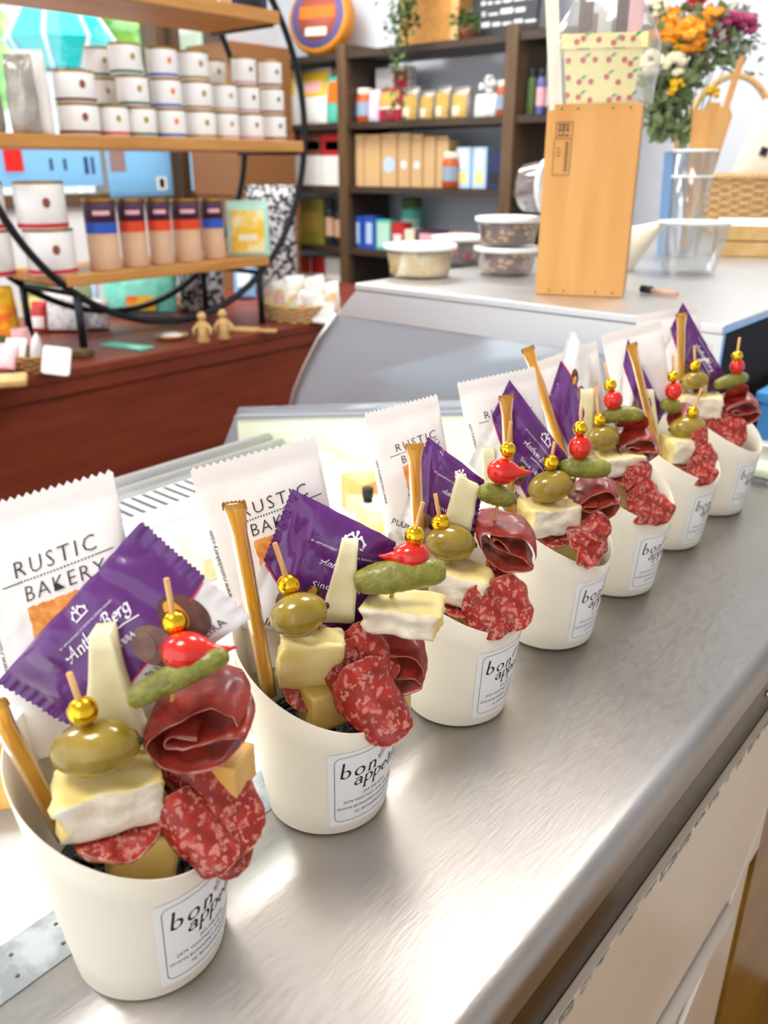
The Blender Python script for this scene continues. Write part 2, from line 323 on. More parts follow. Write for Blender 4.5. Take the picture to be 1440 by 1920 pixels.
# ------------------------------------------------------------------ lettering
_T = {}
def text2d(s, size=1.0, shear=0.0, space=1.0, offset=0.0):
    key = (s, shear, space, offset)
    if key not in _T:
        cu = bpy.data.curves.new('t', 'FONT'); cu.body = s; cu.shear = shear; cu.space_character = space; cu.resolution_u = 2; cu.offset = offset
        ob = bpy.data.objects.new('t', cu); me = ob.to_mesh(); V = np.array([v.co[:2] for v in me.vertices]); F = [tuple(p.vertices) for p in me.polygons]
        ob.to_mesh_clear(); bpy.data.objects.remove(ob); bpy.data.curves.remove(cu)
        V = V - (V.max(0) + V.min(0)) / 2; _T[key] = (V, F)
    V, F = _T[key]; return V * size, F
def arc(cx, cy, rx, ry, a0, a1, n=14):
    return [(cx + rx * math.cos(math.radians(a)), cy + ry * math.sin(math.radians(a))) for a in np.linspace(a0, a1, n)]
GL = {'b': (1.0, [[(.0, 2.0), (.16, 2.02), (.16, .05)], [(.16, .7)] + arc(.5, .5, .42, .5, 150, -150)]),
      'o': (1.0, [arc(.5, .5, .44, .5, 0, 360, 24)]),
      'n': (1.05, [[(.0, .95), (.16, 1.0), (.16, 0)], [(.0, 0), (.34, 0)], [(.16, .7)] + arc(.5, .6, .32, .4, 160, 0) + [(.82, 0)], [(.66, 0), (1.0, 0)]]),
      'a': (1.0, [arc(.42, .3, .34, .3, 0, 360, 20), arc(.44, .68, .3, .32, 165, 0) + [(.74, .12), (.84, 0), (.98, .1)]]),
      'p': (1.05, [[(.0, .95), (.16, 1.0), (.16, -.75)], [(.0, -.75), (.36, -.75)], [(.16, .75)] + arc(.52, .5, .42, .5, 150, -150)]),
      'e': (.92, [[(.1, .55), (.84, .55)] + arc(.48, .5, .38, .5, 8, 310)]),
      't': (.72, [[(.3, 1.45), (.3, .2)] + arc(.48, .2, .18, .2, 180, 320), [(.05, 1), (.62, 1)]]),
      'i': (.42, [[(.02, .95), (.16, 1), (.16, 0)], [(.0, 0), (.34, 0)], [(.1, 1.45), (.22, 1.5)]]),
      'h': (1.05, [[(.16, 2.0), (.16, 0)], [(.16, .7)] + arc(.5, .6, .32, .4, 160, 0) + [(.82, .05), (1, .12)]]),
      'r': (.72, [[(.0, .95), (.16, 1), (.16, 0)], [(.16, .65)] + arc(.48, .55, .3, .42, 160, 50)]),
      'g': (1.0, [arc(.45, .5, .38, .48, 0, 360, 20), [(.83, .95), (.83, -.35)] + arc(.42, -.35, .41, .38, 0, -200)]),
      'A': (1.5, [[(-.3, .1), (-.1, -.05), (.25, .5), (.85, 1.95), (1.0, 0), (1.2, .05)], [(-.5, 1.0), (-.3, .7), (.1, .75), (1.0, .75)]]),
      'B': (1.4, [[(.35, 1.9), (.2, -.05), (-.15, .15)], [(-.2, 1.4), (.1, 1.9)] + arc(.55, 1.5, .45, .42, 90, -80) + arc(.55, .5, .5, .55, 85, -160)]), ' ': (.55, [])}
def calli(s, size, shear=.25, w=.16, space=.12, mn=.035, nib=20):
    V = []; F = []; x0 = 0; nv = np.array([math.cos(math.radians(nib)), math.sin(math.radians(nib))]) * w / 2
    for ch in s:
        adv, st = GL[ch]
        for p in st:
            P = np.array([(x + x0, y) for x, y in p]); T = np.gradient(P, axis=0) if len(P) > 1 else np.zeros_like(P)
            Nn = np.stack([-T[:, 1], T[:, 0]], 1); Nn /= np.linalg.norm(Nn, axis=1)[:, None] + 1e-9
            b = len(V); sgn = np.where((Nn @ nv) < 0, -1, 1)[:, None]; O = nv * sgn + Nn * mn
            V += list(P + O) + list(P - O); m = len(P); F += [(b + i, b + i + 1, b + m + i + 1, b + m + i) for i in range(m - 1)]
        x0 += adv + space
    V = np.array(V); V[:, 0] += V[:, 1] * shear; V[:, 0] -= (V[:, 0].max() + V[:, 0].min()) / 2; return V * size, F
def ellipse2d(cx, cy, rx, ry, rot=0, n=26, m=5, wob=0, seed=0):
    V = [(cx, cy)]; c, s = math.cos(rot), math.sin(rot); rs = random.Random(seed); wb = [1 + wob * (rs.random() - .5) for _ in range(n)]
    for j in range(1, m + 1):
        for i in range(n):
            a = 2 * math.pi * i / n; x, y = rx * j / m * math.cos(a) * wb[i], ry * j / m * math.sin(a) * wb[i]; V.append((cx + c * x - s * y, cy + s * x + c * y))
    F = [(0, 1 + i, 1 + (i + 1) % n) for i in range(n)]
    for j in range(m - 1):
        for i in range(n):
            a = 1 + j * n + i; b = 1 + j * n + (i + 1) % n; F.append((a, a + n, b + n, b))
    return np.array(V), F
def rect2d(x0, x1, y0, y1, n=8, m=6, wob=0, seed=0):
    rs = random.Random(seed); V = []
    for j in range(m + 1):
        for i in range(n + 1):
            x = x0 + (x1 - x0) * i / n; y = y0 + (y1 - y0) * j / m
            if wob and (i in (0, n) or j in (0, m)): x += (rs.random() - .5) * wob; y += (rs.random() - .5) * wob
            V.append((x, y))
    return np.array(V), gridF(n + 1, m + 1)
def line2d(P, w):
    P = np.asarray(P, float); T = np.gradient(P, axis=0); N_ = np.stack([-T[:, 1], T[:, 0]], 1); N_ /= np.linalg.norm(N_, axis=1)[:, None] + 1e-9
    m = len(P); return np.concatenate([P + N_ * w / 2, P - N_ * w / 2]), [(i, i + 1, m + i + 1, m + i) for i in range(m - 1)]
def rrect_line(x0, x1, y0, y1, r, w):
    P = arc(x1 - r, y1 - r, r, r, 0, 90, 7) + arc(x0 + r, y1 - r, r, r, 90, 180, 7) + arc(x0 + r, y0 + r, r, r, 180, 270, 7) + arc(x1 - r, y0 + r, r, r, 270, 360, 7)
    Q = []; P.append(P[0])
    for a, b in zip(P[:-1], P[1:]):
        n = max(1, int(math.hypot(b[0] - a[0], b[1] - a[1]) / max(w * 8, .02 * (x1 - x0)))); Q += [(a[0] + (b[0] - a[0]) * i / n, a[1] + (b[1] - a[1]) * i / n) for i in range(n)]
    Q.append(P[-1]); return line2d(Q, w)
def shift2(g, dx, dy, rot=0):
    c, s = math.cos(rot), math.sin(rot); V = g[0]; return np.stack([V[:, 0] * c - V[:, 1] * s + dx, V[:, 0] * s + V[:, 1] * c + dy], 1), g[1]
def join2(*gs):
    V = []; F = []; n = 0
    for v, f in gs: V.append(v); F += [tuple(i + n for i in q) for q in f]; n += len(v)
    return np.concatenate(V), F
def mapped(g2, S): return np.array([S(x, y) for x, y in g2[0]]), g2[1]
# ------------------------------------------------------------------ generic standing pouch / carton / tin / tub builders (local: front towards -y)
def pouch_depth(w, d, h, p=2.6, top=.04):
    def dep(x, z):
        t = min(max(z / h, 0), 1); dd = d / 2 * (top + (1 - top) * math.sqrt(max(0, 1 - t ** 2.2))) * (1 - .25 * math.exp(-t * 14))
        ww = w / 2 * (1 + .0 * t); return dd * max(0, 1 - min(1, abs(x) / ww) ** p) ** (1 / p)
    return dep
def pouch_geo(w, d, h, seed=0, crinkle=.0):
    dep = pouch_depth(w, d, h); R = []; n = 36; a = np.linspace(0, 2 * math.pi, n, endpoint=False)
    for t in (0, .03, .1, .25, .45, .65, .8, .9, .96, 1):
        r = []
        for q in a:
            c, s = math.cos(q), math.sin(q); x = w / 2 * math.copysign(abs(c) ** .75, c); y = dep(x * .999, t * h) * (1 if s > 0 else -1) + s * .0006
            if crinkle and t > .05: y += crinkle * mnoise.noise(Vector((x * 40 + seed, t * h * 30, s))) * (1 if t < .97 else .3)
            r.append((x, y, t * h))
        R.append(np.array(r))
    return rings(R)
def front_patch(dep, x0, x1, z0, z1, off=.0008, n=8, m=6):
    V = []
    for j in range(m + 1):
        for i in range(n + 1):
            x = x0 + (x1 - x0) * i / n; z = z0 + (z1 - z0) * j / m; V.append((x, -dep(x, z) - off, z))
    return np.array(V), gridF(n + 1, m + 1)
def pouch(name, label, cat, loc, w, h, d, yaw, m, panels=(), group=None, lean=0, crinkle=.0, roll=0, seal=True, seed=0):
    t = thing(name, label, cat, loc, (lean, roll, yaw), group); part(t, 'body', pouch_geo(w, d, h, seed, crinkle), m)
    dep = pouch_depth(w, d, h)
    for (x0, x1, z0, z1, pm) in panels: part(t, 'label_panel', front_patch(dep, x0 * w / 2, x1 * w / 2, z0 * h, z1 * h, .0014 + crinkle), pm)
    if seal: part(t, 'top_seal', box(w * .98, .0025, h * .05, 0, (0, 0, h * .985)), m)
    return t
def carton(name, label, cat, loc, w, h, d, yaw, m, panels=(), group=None, lean=0, bev=.0015):
    t = thing(name, label, cat, loc, (lean, 0, yaw), group); part(t, 'body', box(w, d, h, bev), m, smooth=False)
    for (x0, x1, z0, z1, pm) in panels: part(t, 'label_panel', box((x1 - x0) * w / 2, .0008, (z1 - z0) * h, 0, ((x0 + x1) / 2 * w / 2, -d / 2 - .0002, z0 * h)), pm, smooth=False)
    return t
def ring_patch(r, z0, z1, a0, a1, n=14): # curved patch on a cylinder
    A = np.linspace(a0, a1, n); V = [(r * math.cos(a), r * math.sin(a), z) for z in (z0, z1) for a in A]; return np.array(V), gridF(n, 2)
def tin(name, label, loc, r, h, band, group, yaw=0, emblem='goldy', bandh=.13):
    t = thing(name, label, 'tin', loc, (0, 0, yaw), group)
    part(t, 'body', lathe([(r * .97, 0), (r, .003), (r, h - .004), (r * .97, h - .002)], 28), 'tin_white')
    part(t, 'lid', lathe([(r * 1.015, h - .006), (r * 1.02, h - .001), (r * .97, h), (r * .94, h - .001)], 28), 'tin_gold')
    part(t, 'band', lathe([(r * 1.004, .004), (r * 1.006, .005), (r * 1.006, h * bandh), (r * 1.004, h * bandh + .001)], 28, False, False), band)
    V, F = ellipse2d(0, 0, r * .16, r * .2, 0, 12, 2); a0 = 0.35
    part(t, 'emblem', (np.array([(r * 1.006 * math.cos(a0 + x / r), r * 1.006 * math.sin(a0 + x / r), h * .56 + y) for x, y in V]), F), emblem)
    return t
def basket_geo(rx, ry, h, flare=1.15, rows=8, stakes=26, rr=.004):
    gs = []
    for k in range(rows):
        s = 1 + (flare - 1) * k / (rows - 1); z = rr + (h - 2 * rr) * k / (rows - 1); A = np.linspace(0, 2 * math.pi, 97)
        P = [(rx * s * math.cos(a) + rr * .5 * math.cos(a) * (-1) ** (int(a / (2 * math.pi) * stakes) + k), ry * s * math.sin(a) + rr * .5 * math.sin(a) * (-1) ** (int(a / (2 * math.pi) * stakes) + k), z) for a in A]
        gs.append(tube(P, h / rows * .56, 6, False))
    for i in range(stakes):
        a = 2 * math.pi * i / stakes; gs.append(tube([(rx * math.cos(a), ry * math.sin(a), 0), (rx * flare * math.cos(a), ry * flare * math.sin(a), h)], rr * .8, 5))
    gs.append(lathe([(.001, .004), (1, .004), (1, .007), (.001, .007)], 32)); g = gs[-1]; gs[-1] = (g[0] * np.array([rx, ry, 1]), g[1])
    return join(*gs)
# ================================================================== THE ROOM
struct('floor', bx(-4.3, 2.2, -2.6, 3.8, -.05, 0), 'floor_wood')
struct('wall_back', bx(-3.95, 2.0, 3.56, 3.68, 0, ZCEIL), 'wall_blue')
struct('wall_right', bx(2.0, 2.1, -2.6, 3.68, 0, ZCEIL), 'wall_paint')
struct('ceiling', bx(-4.0, 2.1, -2.6, 3.68, ZCEIL, ZCEIL + .06), 'ceil')
WX = -3.8
struct('wall_left', join(bx(WX - .14, WX, -2.6, 3.56, 0, 1.18), bx(WX - .14, WX, -2.6, 3.56, 2.45, ZCEIL), bx(WX - .14, WX, 3.16, 3.56, 1.18, 2.45), bx(WX - .14, WX, -2.6, -.2, 1.18, 2.45)), 'wall_paint')
def window(name, y0, y1, z0, z1):
    f = .05
    o = struct(name, join(bx(WX - .1, WX + .03, y0, y0 + f, z0, z1, .004), bx(WX - .1, WX + .03, y1 - f, y1, z0, z1, .004), bx(WX - .1, WX + .03, y0 + f, y1 - f, z0, z0 + f, .004), bx(WX - .1, WX + .03, y0 + f, y1 - f, z1 - f, z1, .004)), 'post_wood')
    p = part(o, 'pane', bx(WX - .05, WX - .045, y0 + f, y1 - f, z0 + f, z1 - f), 'glass', smooth=False)
window('window_1', -.2, 2.78, 1.18, 2.45); window('window_2', 2.82, 3.16, 1.18, 2.45)
# outdoors seen through the shop window
rs = random.Random(3)
for i, (y, z, r) in enumerate([(3.1, 2.3, .62), (4.4, 2.5, .45)]):
    t = thing('street_tree', ['leafy green street tree outside window beside the turquoise umbrella', 'leafy green street tree outside window between the umbrella and pale blue kiosk'][i], 'tree', (-7.2 + .1 * i, y, 0), group='street trees outside')
    part(t, 'trunk', tube([(0, 0, 0), (.03, .02, z * .5), (0, .05, z)], [.1, .08, .05], 10), 'post_wood')
    part(t, 'crown', join(*[ico(r * (.45 + .3 * rs.random()), (rs.uniform(-.5, .5) * r, rs.uniform(-.7, .7) * r, z + rs.uniform(-.5, .6) * r), 2, .25, i * 30 + k) for k in range(14)]), 'foliage', smooth=False, stuff=True)
t = thing('patio_umbrella', 'turquoise patio umbrella with white edge trim outside window', 'umbrella', (-5.6, 3.3, 0))
n = 8; A = [2 * math.pi * k / n for k in range(n)]
part(t, 'canopy', (np.array([(0, 0, 2.6)] + [(.34 * math.cos(a), .34 * math.sin(a), 2.1) for a in A] + [(.22 * math.cos(a), .22 * math.sin(a), 1.93) for a in A]),
     [(0, 1 + k, 1 + (k + 1) % n) for k in range(n)] + [(1 + k, 1 + n + k, 1 + n + (k + 1) % n, 1 + (k + 1) % n) for k in range(n)]), 'umbrella', smooth=False)
part(t, 'pole', tube([(0, 0, 0), (0, 0, 2.78)], .02, 8), 'tin_white')
for k in range(n): part(t, 'rib', tube([(0, 0, 2.61), (.35 * math.cos(A[k]), .35 * math.sin(A[k]), 2.1), (.23 * math.cos(A[k]), .23 * math.sin(A[k]), 1.93)], .014, 5), 'print_white')
t = thing('kiosk', 'pale blue boxy kiosk standing outside window', 'kiosk', (-6.6, 6.7, 0))
part(t, 'wall', bx(-.5, .5, -1.5, 1.5, 0, 2.3), 'bluewall', smooth=False); part(t, 'roof', bx(-.6, .6, -1.6, 1.6, 2.3, 2.4), 'tin_white', smooth=False)
part(t, 'door', bx(.5, .52, -.9, -.1, 0, 1.95), 'paleblue', smooth=False)
solo('pavement', bx(-12, WX - .2, -4, 9, -.06, -.01), 'tin_white', 'pale concrete pavement outside window', 'pavement', smooth=False, kind='structure')
def poster(name, label, cat, x0, x1, y0, y1, m, bits=(), off=.045):
    a, b = onx(x0, y0, WX + off), onx(x1, y1, WX + off); t = thing(name, label, cat, (WX + off, (a[1] + b[1]) / 2, b[2]))
    w, h = b[1] - a[1], a[2] - b[2]; part(t, 'sheet', bx(-.001, .001, -w / 2, w / 2, 0, h), m, smooth=False)
    for u0, u1, v0, v1, mm in bits: part(t, 'print', bx(.0012, .002, (u0 - .5) * w, (u1 - .5) * w, v0 * h, v1 * h), mm, smooth=False)
poster('window_poster', 'large sky blue poster taped low on the window', 'poster', 196, 326, 272, 368, 'backlit', [(.74, .9, .14, .4, 'card'), (.78, .86, .18, .36, 'ink_grey'), (.04, .28, .5, .98, 'pinknote')])
poster('window_poster', 'sky blue lettered poster on the window behind the large tins', 'poster', -20, 194, 272, 348, 'backlit', [(.5, .53, .4, .7, 'navy'), (.63, .66, .4, .7, 'navy'), (.83, .87, .3, .75, 'navy'), (.9, .93, .3, .75, 'navy')])
poster('red_pennant', 'small red pennant on the window over the blue posters', 'pennant', 2, 46, 268, 322, 'flower_r', (), .06)
for i, (x, y) in enumerate(LAMPS):
    t = thing('ceiling_light', 'flat white square light panel set on the ceiling', 'light', (x, y, ZCEIL - .045), group='ceiling light panels')
    part(t, 'frame', join(bx(-.32, .32, -.32, -.29, 0, .045), bx(-.32, .32, .29, .32, 0, .045), bx(-.32, -.29, -.29, .29, 0, .045), bx(.29, .32, -.29, .29, 0, .045)), 'tin_white', smooth=False)
    part(t, 'diffuser', bx(-.29, .29, -.29, .29, .012, .03), 'diffuser', smooth=False)
    ld = bpy.data.lights.new('panel_lamp', 'AREA'); ld.size = .56; ld.energy = LAMP_W; ld.color = (1, .97, .93)
    lo = bpy.data.objects.new('panel_lamp', ld); COL.objects.link(lo); lo.parent = t; lo.location = (0, 0, -.004)

# ================================================================== STEEL WORKTOP, the cups stand on it
XF, XB, YE = -.165, -.345, 1.14
t = thing('steel_worktop', 'long brushed stainless steel worktop with rolled edge carrying the row of cups', 'worktop', ((XF + XB) / 2, .4, ZT - .03))
R0 = .015; prof = [(XB, ZT), (XB + .06, ZT), (XF - .03, ZT), (XF - .004, ZT)] + [(XF + R0 * math.sin(a), ZT - R0 + R0 * math.cos(a)) for a in np.linspace(.1, math.pi / 2, 9)] + [(XF + R0, ZT - .03), (XF + R0 - .004, ZT - .031), (XF - .02, ZT - .03), (XB, ZT - .03)]
part(t, 'top', prism([(x, z) for x, z in prof][::-1], -.5, YE), 'steel', world=True)
t.children[0].data.polygons.foreach_set('use_smooth', [len(p.vertices) == 4 for p in t.children[0].data.polygons])
s = part(t, 'rivet_strip', bx(XB - .034, XB + .0005, -.5, YE, ZT - .03, ZT + .0003), 'galv', smooth=False, world=True, label='dull grey perforated strip')
for k in range(46):
    for r in range(2):
        y = -.1 + k * .0265 + r * .004; x = XB - .009 - r * .015
        part(s, 'hole', move(lathe([(.0013, 0), (.0010, .0004)], 8), (x, y, ZT + .0003)), 'ink_grey', world=True)
# service side below the worktop
t = thing('base_cabinet', 'cream white cabinet with chipped top edge under the steel worktop', 'cabinet', (-.25, .2, 0))
part(t, 'body', bx(-.34, -.162, -.5, .80, .02, ZT - .031), 'steel_reflect_dark', smooth=False, world=True)
d = part(t, 'door', bx(-.1515, -.145, -.5, .805, .655, .874, .0012), 'panel_beige', smooth=False, world=True, label='cream sliding door')
rs = random.Random(9); P = []; y = -.2
while y < .78:
    L = rs.uniform(.006, .03); P.append((y, y + L, rs.uniform(.002, .0075))); y += L + rs.uniform(.002, .02)
part(d, 'chipped_edge', join(*[bx(-.1449, -.1444, a, b, .874 - c, .8742) for a, b, c in P]), 'chip', smooth=False, world=True)
part(t, 'dark_reflection_band', bx(-.162, -.1515, -.5, .804, .8745, ZT - .032), 'steel_reflect_dark', smooth=False, world=True)  # dark reflection under the rolled edge, given as a brown strip
part(t, 'screw', move(roty(lathe([(.0035, 0), (.003, .002), (.0005, .003)], 10), math.pi / 2), (-.1515, .72, .900)), 'steel_fine', world=True)
part(t, 'lower_panel', bx(-.162, -.150, -.5, .80, .03, .653), 'panel_beige', smooth=False, world=True)
part(t, 'rail', tube([(-.143, -.5, .645), (-.143, .71, .645)], .008, 10), 'white_plastic', world=True, label='white door rail')
part(t, 'seam_strip', tube([(-.147, .3, .30), (-.147, .68, .60), (-.147, .80, .72)], .003, 6), 'white_plastic', world=True)
part(t, 'red_tag', bx(-.1495, -.1485, .50, .56, .38, .55), 'wheelred', smooth=False, world=True)
t = thing('wood_cabinet', 'golden brown wooden cabinet end under the worktop beyond the cream cabinet', 'cabinet', (-.25, .97, 0))
part(t, 'body', bx(-.34, -.146, .81, 1.13, 0, .89), 'floor_wood', smooth=False, world=True); part(t, 'dark_reflection_band', bx(-.162, -.1515, .81, 1.13, .891, ZT - .032), 'steel_reflect_dark', smooth=False, world=True)

# low refrigerated well on the customers' side
t = thing('cheese_well', 'low white refrigerated cheese display well beside the steel worktop', 'display case', (-.75, .3, 0))
part(t, 'body', bx(-1.10, -.381, -.5, 1.14, .02, .86), 'table_wood', smooth=False, world=True)
part(t, 'deck', bx(-1.09, -.381, -.5, .95, .86, .90), 'case_white', smooth=False, world=True)
part(t, 'inner_lip', bx(-.3815, -.3795, -.5, .95, .86, ZT - .002), 'case_white', smooth=False, world=True)
g = part(t, 'air_grille', bx(-.99, -.90, -.5, .93, .90, .915, .003), 'case_white', smooth=False, world=True)
for k in range(60): part(g, 'slot', bx(-.985, -.925, -.2 + k * .0185, -.2 + k * .0185 + .008, .915, .9156), 'ink_grey', smooth=False, world=True)
for x, r in ((-1.03, .011), (-1.065, .014)): part(t, 'front_rail', tube([(x, -.5, .905), (x, .93, .905)], r, 12), 'steel_fine', world=True)
part(t, 'end_panel', prism([(-1.165, .86), (-.56, .86), (-.56, 1.03), (-.66, 1.022), (-1.165, .921)], .945, .955), 'case_pale', smooth=False, world=True, label='pale yellow end board')
part(t, 'end_trim', prism([(-1.168, .921), (-.66, 1.022), (-.56, 1.03), (-.56, 1.036), (-.66, 1.028), (-1.168, .927)], .94, .957), 'grey', smooth=False, world=True)
part(t, 'end_glass', prism([(-1.265, .80), (-.56, .80), (-.56, 1.048), (-.66, 1.04), (-1.18, .936)], .962, .968), 'glass_grey', smooth=False, world=True)
part(t, 'well_foot', bx(-1.05, -.42, -.45, 1.1, 0, .02), 'ink', smooth=False, world=True)
# strips closing the end of the worktop
t = thing('end_ledge', 'pale tube light and steel ledge across the end of the worktop', 'ledge', (-.2, 1.165, ZT - .03))
part(t, 'steel_bar', bx(-.50, .1, YE + .022, YE + .046, ZT - .03, ZT + .048, .003), 'steel_fine', smooth=False, world=True)
part(t, 'tube_light', tube([(-.50, YE + .013, ZT + .016), (.1, YE + .013, ZT + .016)], .0125, 14), 'case_pale', world=True)
part(t, 'clear_rail', bx(-.50, .1, YE, YE + .004, ZT - .03, ZT + .006), 'galv', smooth=False, world=True)
for x in (-.335, -.29, -.24): part(t, 'screw', move(rotx(lathe([(.003, 0), (.0025, .0015)], 8), math.pi / 2), (x, YE, ZT + .002)), 'steel_fine', world=True)

# tall glass deli case at the end of the worktop
DZ = 1.146; DX0, DX1, DY0, DY1 = -1.093, -.399, 1.19, 3.0
t = thing('glass_case', 'tall stainless and glass deli case beyond the worktop, with steel top deck', 'display case', (-.75, 2.0, 0))
part(t, 'deck', bx(DX0, DX1, DY0, DY1, DZ - .014, DZ, .003), 'steel_fine', smooth=False, world=True, label='stainless top deck')
part(t, 'end_fascia', prism([(DX0 + .002, DZ - .014), (-1.143, 1.082), (-.399, 1.082), (-.399, DZ - .014)], DY0 + .001, DY0 + .012), 'steel_fine', smooth=False, world=True)
cv = [(-1.143, 1.082), (-1.19, 1.03), (-1.235, .965), (-1.268, .91), (-1.288, .86), (-1.30, .78)]
part(t, 'end_glass', prism(cv + [(-.405, .78), (-.405, 1.082)], DY0 + .004, DY0 + .010), 'glass_grey', smooth=False, world=True)
part(t, 'edge_trim', tube([(x, DY0, z) for x, z in cv], .006, 8), 'steel_fine', world=True)
V = np.array([(x, y, z) for y in (DY0 + .01, DY1) for x, z in cv]); part(t, 'front_glass', (V, gridF(len(cv), 2)), 'glass_grey', world=True)
V = np.array([(x, y, z) for y in (DY0 + .012, DY1) for x, z in [(DX0, DZ - .01), (-1.143, 1.082)]]); part(t, 'front_fascia', (V, gridF(2, 2)), 'steel_fine', world=True)
part(t, 'base', bx(-1.30, -.405, DY0, DY1, .0, .78, .004), 'steel_fine', smooth=False, world=True)
part(t, 'added_lamp_tube', tube([(-1.02, DY0 + .05, 1.105), (-1.02, DY1 - .05, 1.105)], .012, 10), 'added_glowtube', world=True)  # added tube, put in to brighten the case interior and glass
part(t, 'shelf', bx(-1.12, -.45, DY0 + .05, DY1 - .05, .95, .958), 'case_white', smooth=False, world=True)
part(t, 'far_end', bx(-1.2, -.41, DY1 - .02, DY1, .78, DZ - .015), 'case_white', smooth=False, world=True)
part(t, 'service_fascia', bx(-.414, -.3985, DY0 + .012, DY1, 1.035, DZ - .015), 'fascia_dark', smooth=False, world=True, label='dark service side band')
part(t, 'service_door', bx(-.42, -.412, DY0 + .012, DY1, .78, 1.035), 'dark_wood', smooth=False, world=True)
t = thing('back_counter', 'low pale service counter behind the tall glass case', 'counter', (-.1, 1.7, 0))
part(t, 'body', bx(-.39, .5, 1.25, 2.4, 0, .92), 'white_plastic', smooth=False, world=True); part(t, 'top', bx(-.395, .52, 1.24, 2.42, .92, .95, .004), 'steel_fine', smooth=False, world=True)
t = thing('blue_crate', 'bright blue plastic storage box behind the row of cups', 'box', (-.2, 1.62, .9508))
part(t, 'body', join(bx(-.17, .25, -.30, -.29, 0, .065), bx(-.17, .25, .29, .3, 0, .065), bx(-.17, -.16, -.29, .29, 0, .065), bx(.24, .25, -.29, .29, 0, .065), bx(-.16, .24, -.29, .29, 0, .01)), 'bluecrate', smooth=False)
part(t, 'lid', bx(-.178, .258, -.308, .308, .0655, .082, .004), 'bluecrate', smooth=False); part(t, 'latch', bx(-.02, .04, -.314, -.301, .02, .075, .003), 'black', smooth=False)

# ================================================================== TABLE AND RING SHELF BY THE WINDOW
TZ = .85; TX = -2.07
t = thing('display_table', 'long reddish brown wooden table by the window, closed front', 'table', (-2.45, 1.0, 0))
part(t, 'top', bx(-2.95, TX, -.8, 2.9, TZ - .028, TZ, .005), 'table_wood', smooth=False, world=True)
part(t, 'front_panel', bx(TX - .04, TX - .02, -.78, 2.88, .1, TZ - .028), 'table_wood', smooth=False, world=True)
part(t, 'edge_moulding', bx(TX - .02, TX - .008, -.79, 2.89, TZ - .07, TZ - .028, .003), 'table_wood', smooth=False, world=True)
part(t, 'end_panel', bx(-2.92, TX - .04, 2.86, 2.88, .0, TZ - .028), 'table_wood', smooth=False, world=True)
part(t, 'end_panel', bx(-2.92, TX - .04, -.78, -.76, .0, TZ - .028), 'table_wood', smooth=False, world=True)
part(t, 'plinth', bx(-2.9, TX - .06, -.75, 2.85, 0, .1), 'ink', smooth=False, world=True)
RX0, RX1, HC, HZ, HR = -2.196, -2.50, 1.586, 1.472, .567
SH = [(1.071, 1.041), (1.426, 1.393), (1.793, 1.757)]
t = thing('ring_shelf', 'round black iron shelf stand with three wooden shelves on the table', 'shelf', (-2.35, HC, TZ))
for x in (RX0, RX1):
    A = np.linspace(0, 2 * math.pi, 97); part(t, 'hoop', tube([(x, HC + HR * math.cos(a), HZ + HR * math.sin(a)) for a in A], .0105, 8, False), 'iron', world=True)
for z1, z0 in SH:
    hw = math.sqrt(HR ** 2 - ((z0 + z1) / 2 - HZ) ** 2) - .014
    part(t, 'shelf_board', bx(RX1 - .005, RX0 + .012, HC - hw, HC + hw, z0, z1, .004), 'shelf_wood', smooth=False, world=True)
    for y in (HC - hw + .02, HC + hw - .02): part(t, 'bracket', tube([(RX0, y, z0 - .004), (RX1, y, z0 - .004)], .005, 6), 'iron', world=True)
for x in (RX0, RX1):
    for y in (1.245, 1.92): zb = HZ - math.sqrt(HR ** 2 - (y - HC) ** 2); part(t, 'leg', tube([(x, y, TZ), (x, y, zb)], .011, 8), 'iron', world=True)
for y in (HC - .34, HC + .34): zb = HZ - math.sqrt(HR ** 2 - .34 ** 2); part(t, 'tie_bar', tube([(RX0, y, zb), (RX1, y, zb)], .008, 8), 'iron', world=True)

# ================================================================== BOOKCASE ON THE BACK WALL
BY0, BY1 = 3.2, 3.5; BSH = [1.837, 1.54, 1.257, .968, .68, .40, .12]
POSTS = [-3.76, -3.0, -2.065, -1.72]
t = thing('bookcase', 'tall dark brown wooden bookcase of three bays on the back wall', 'bookcase', (-2.5, 3.35, 0))
for k, x in enumerate(POSTS): part(t, 'post', bx(x - .028, x + .028, BY0 - .01, BY1, 0, 1.87, .003), 'post_wood', smooth=False, world=True)
for a, b in zip(POSTS[:-1], POSTS[1:]):
    for z in BSH: part(t, 'shelf_board', bx(a + .028, b - .028, BY0, BY1, z - .028, z), 'dark_wood', smooth=False, world=True)
part(t, 'side_board', bx(-2.9715, -2.9665, BY0 + .02, BY1, .12, 1.809), 'dark_wood', smooth=False, world=True)
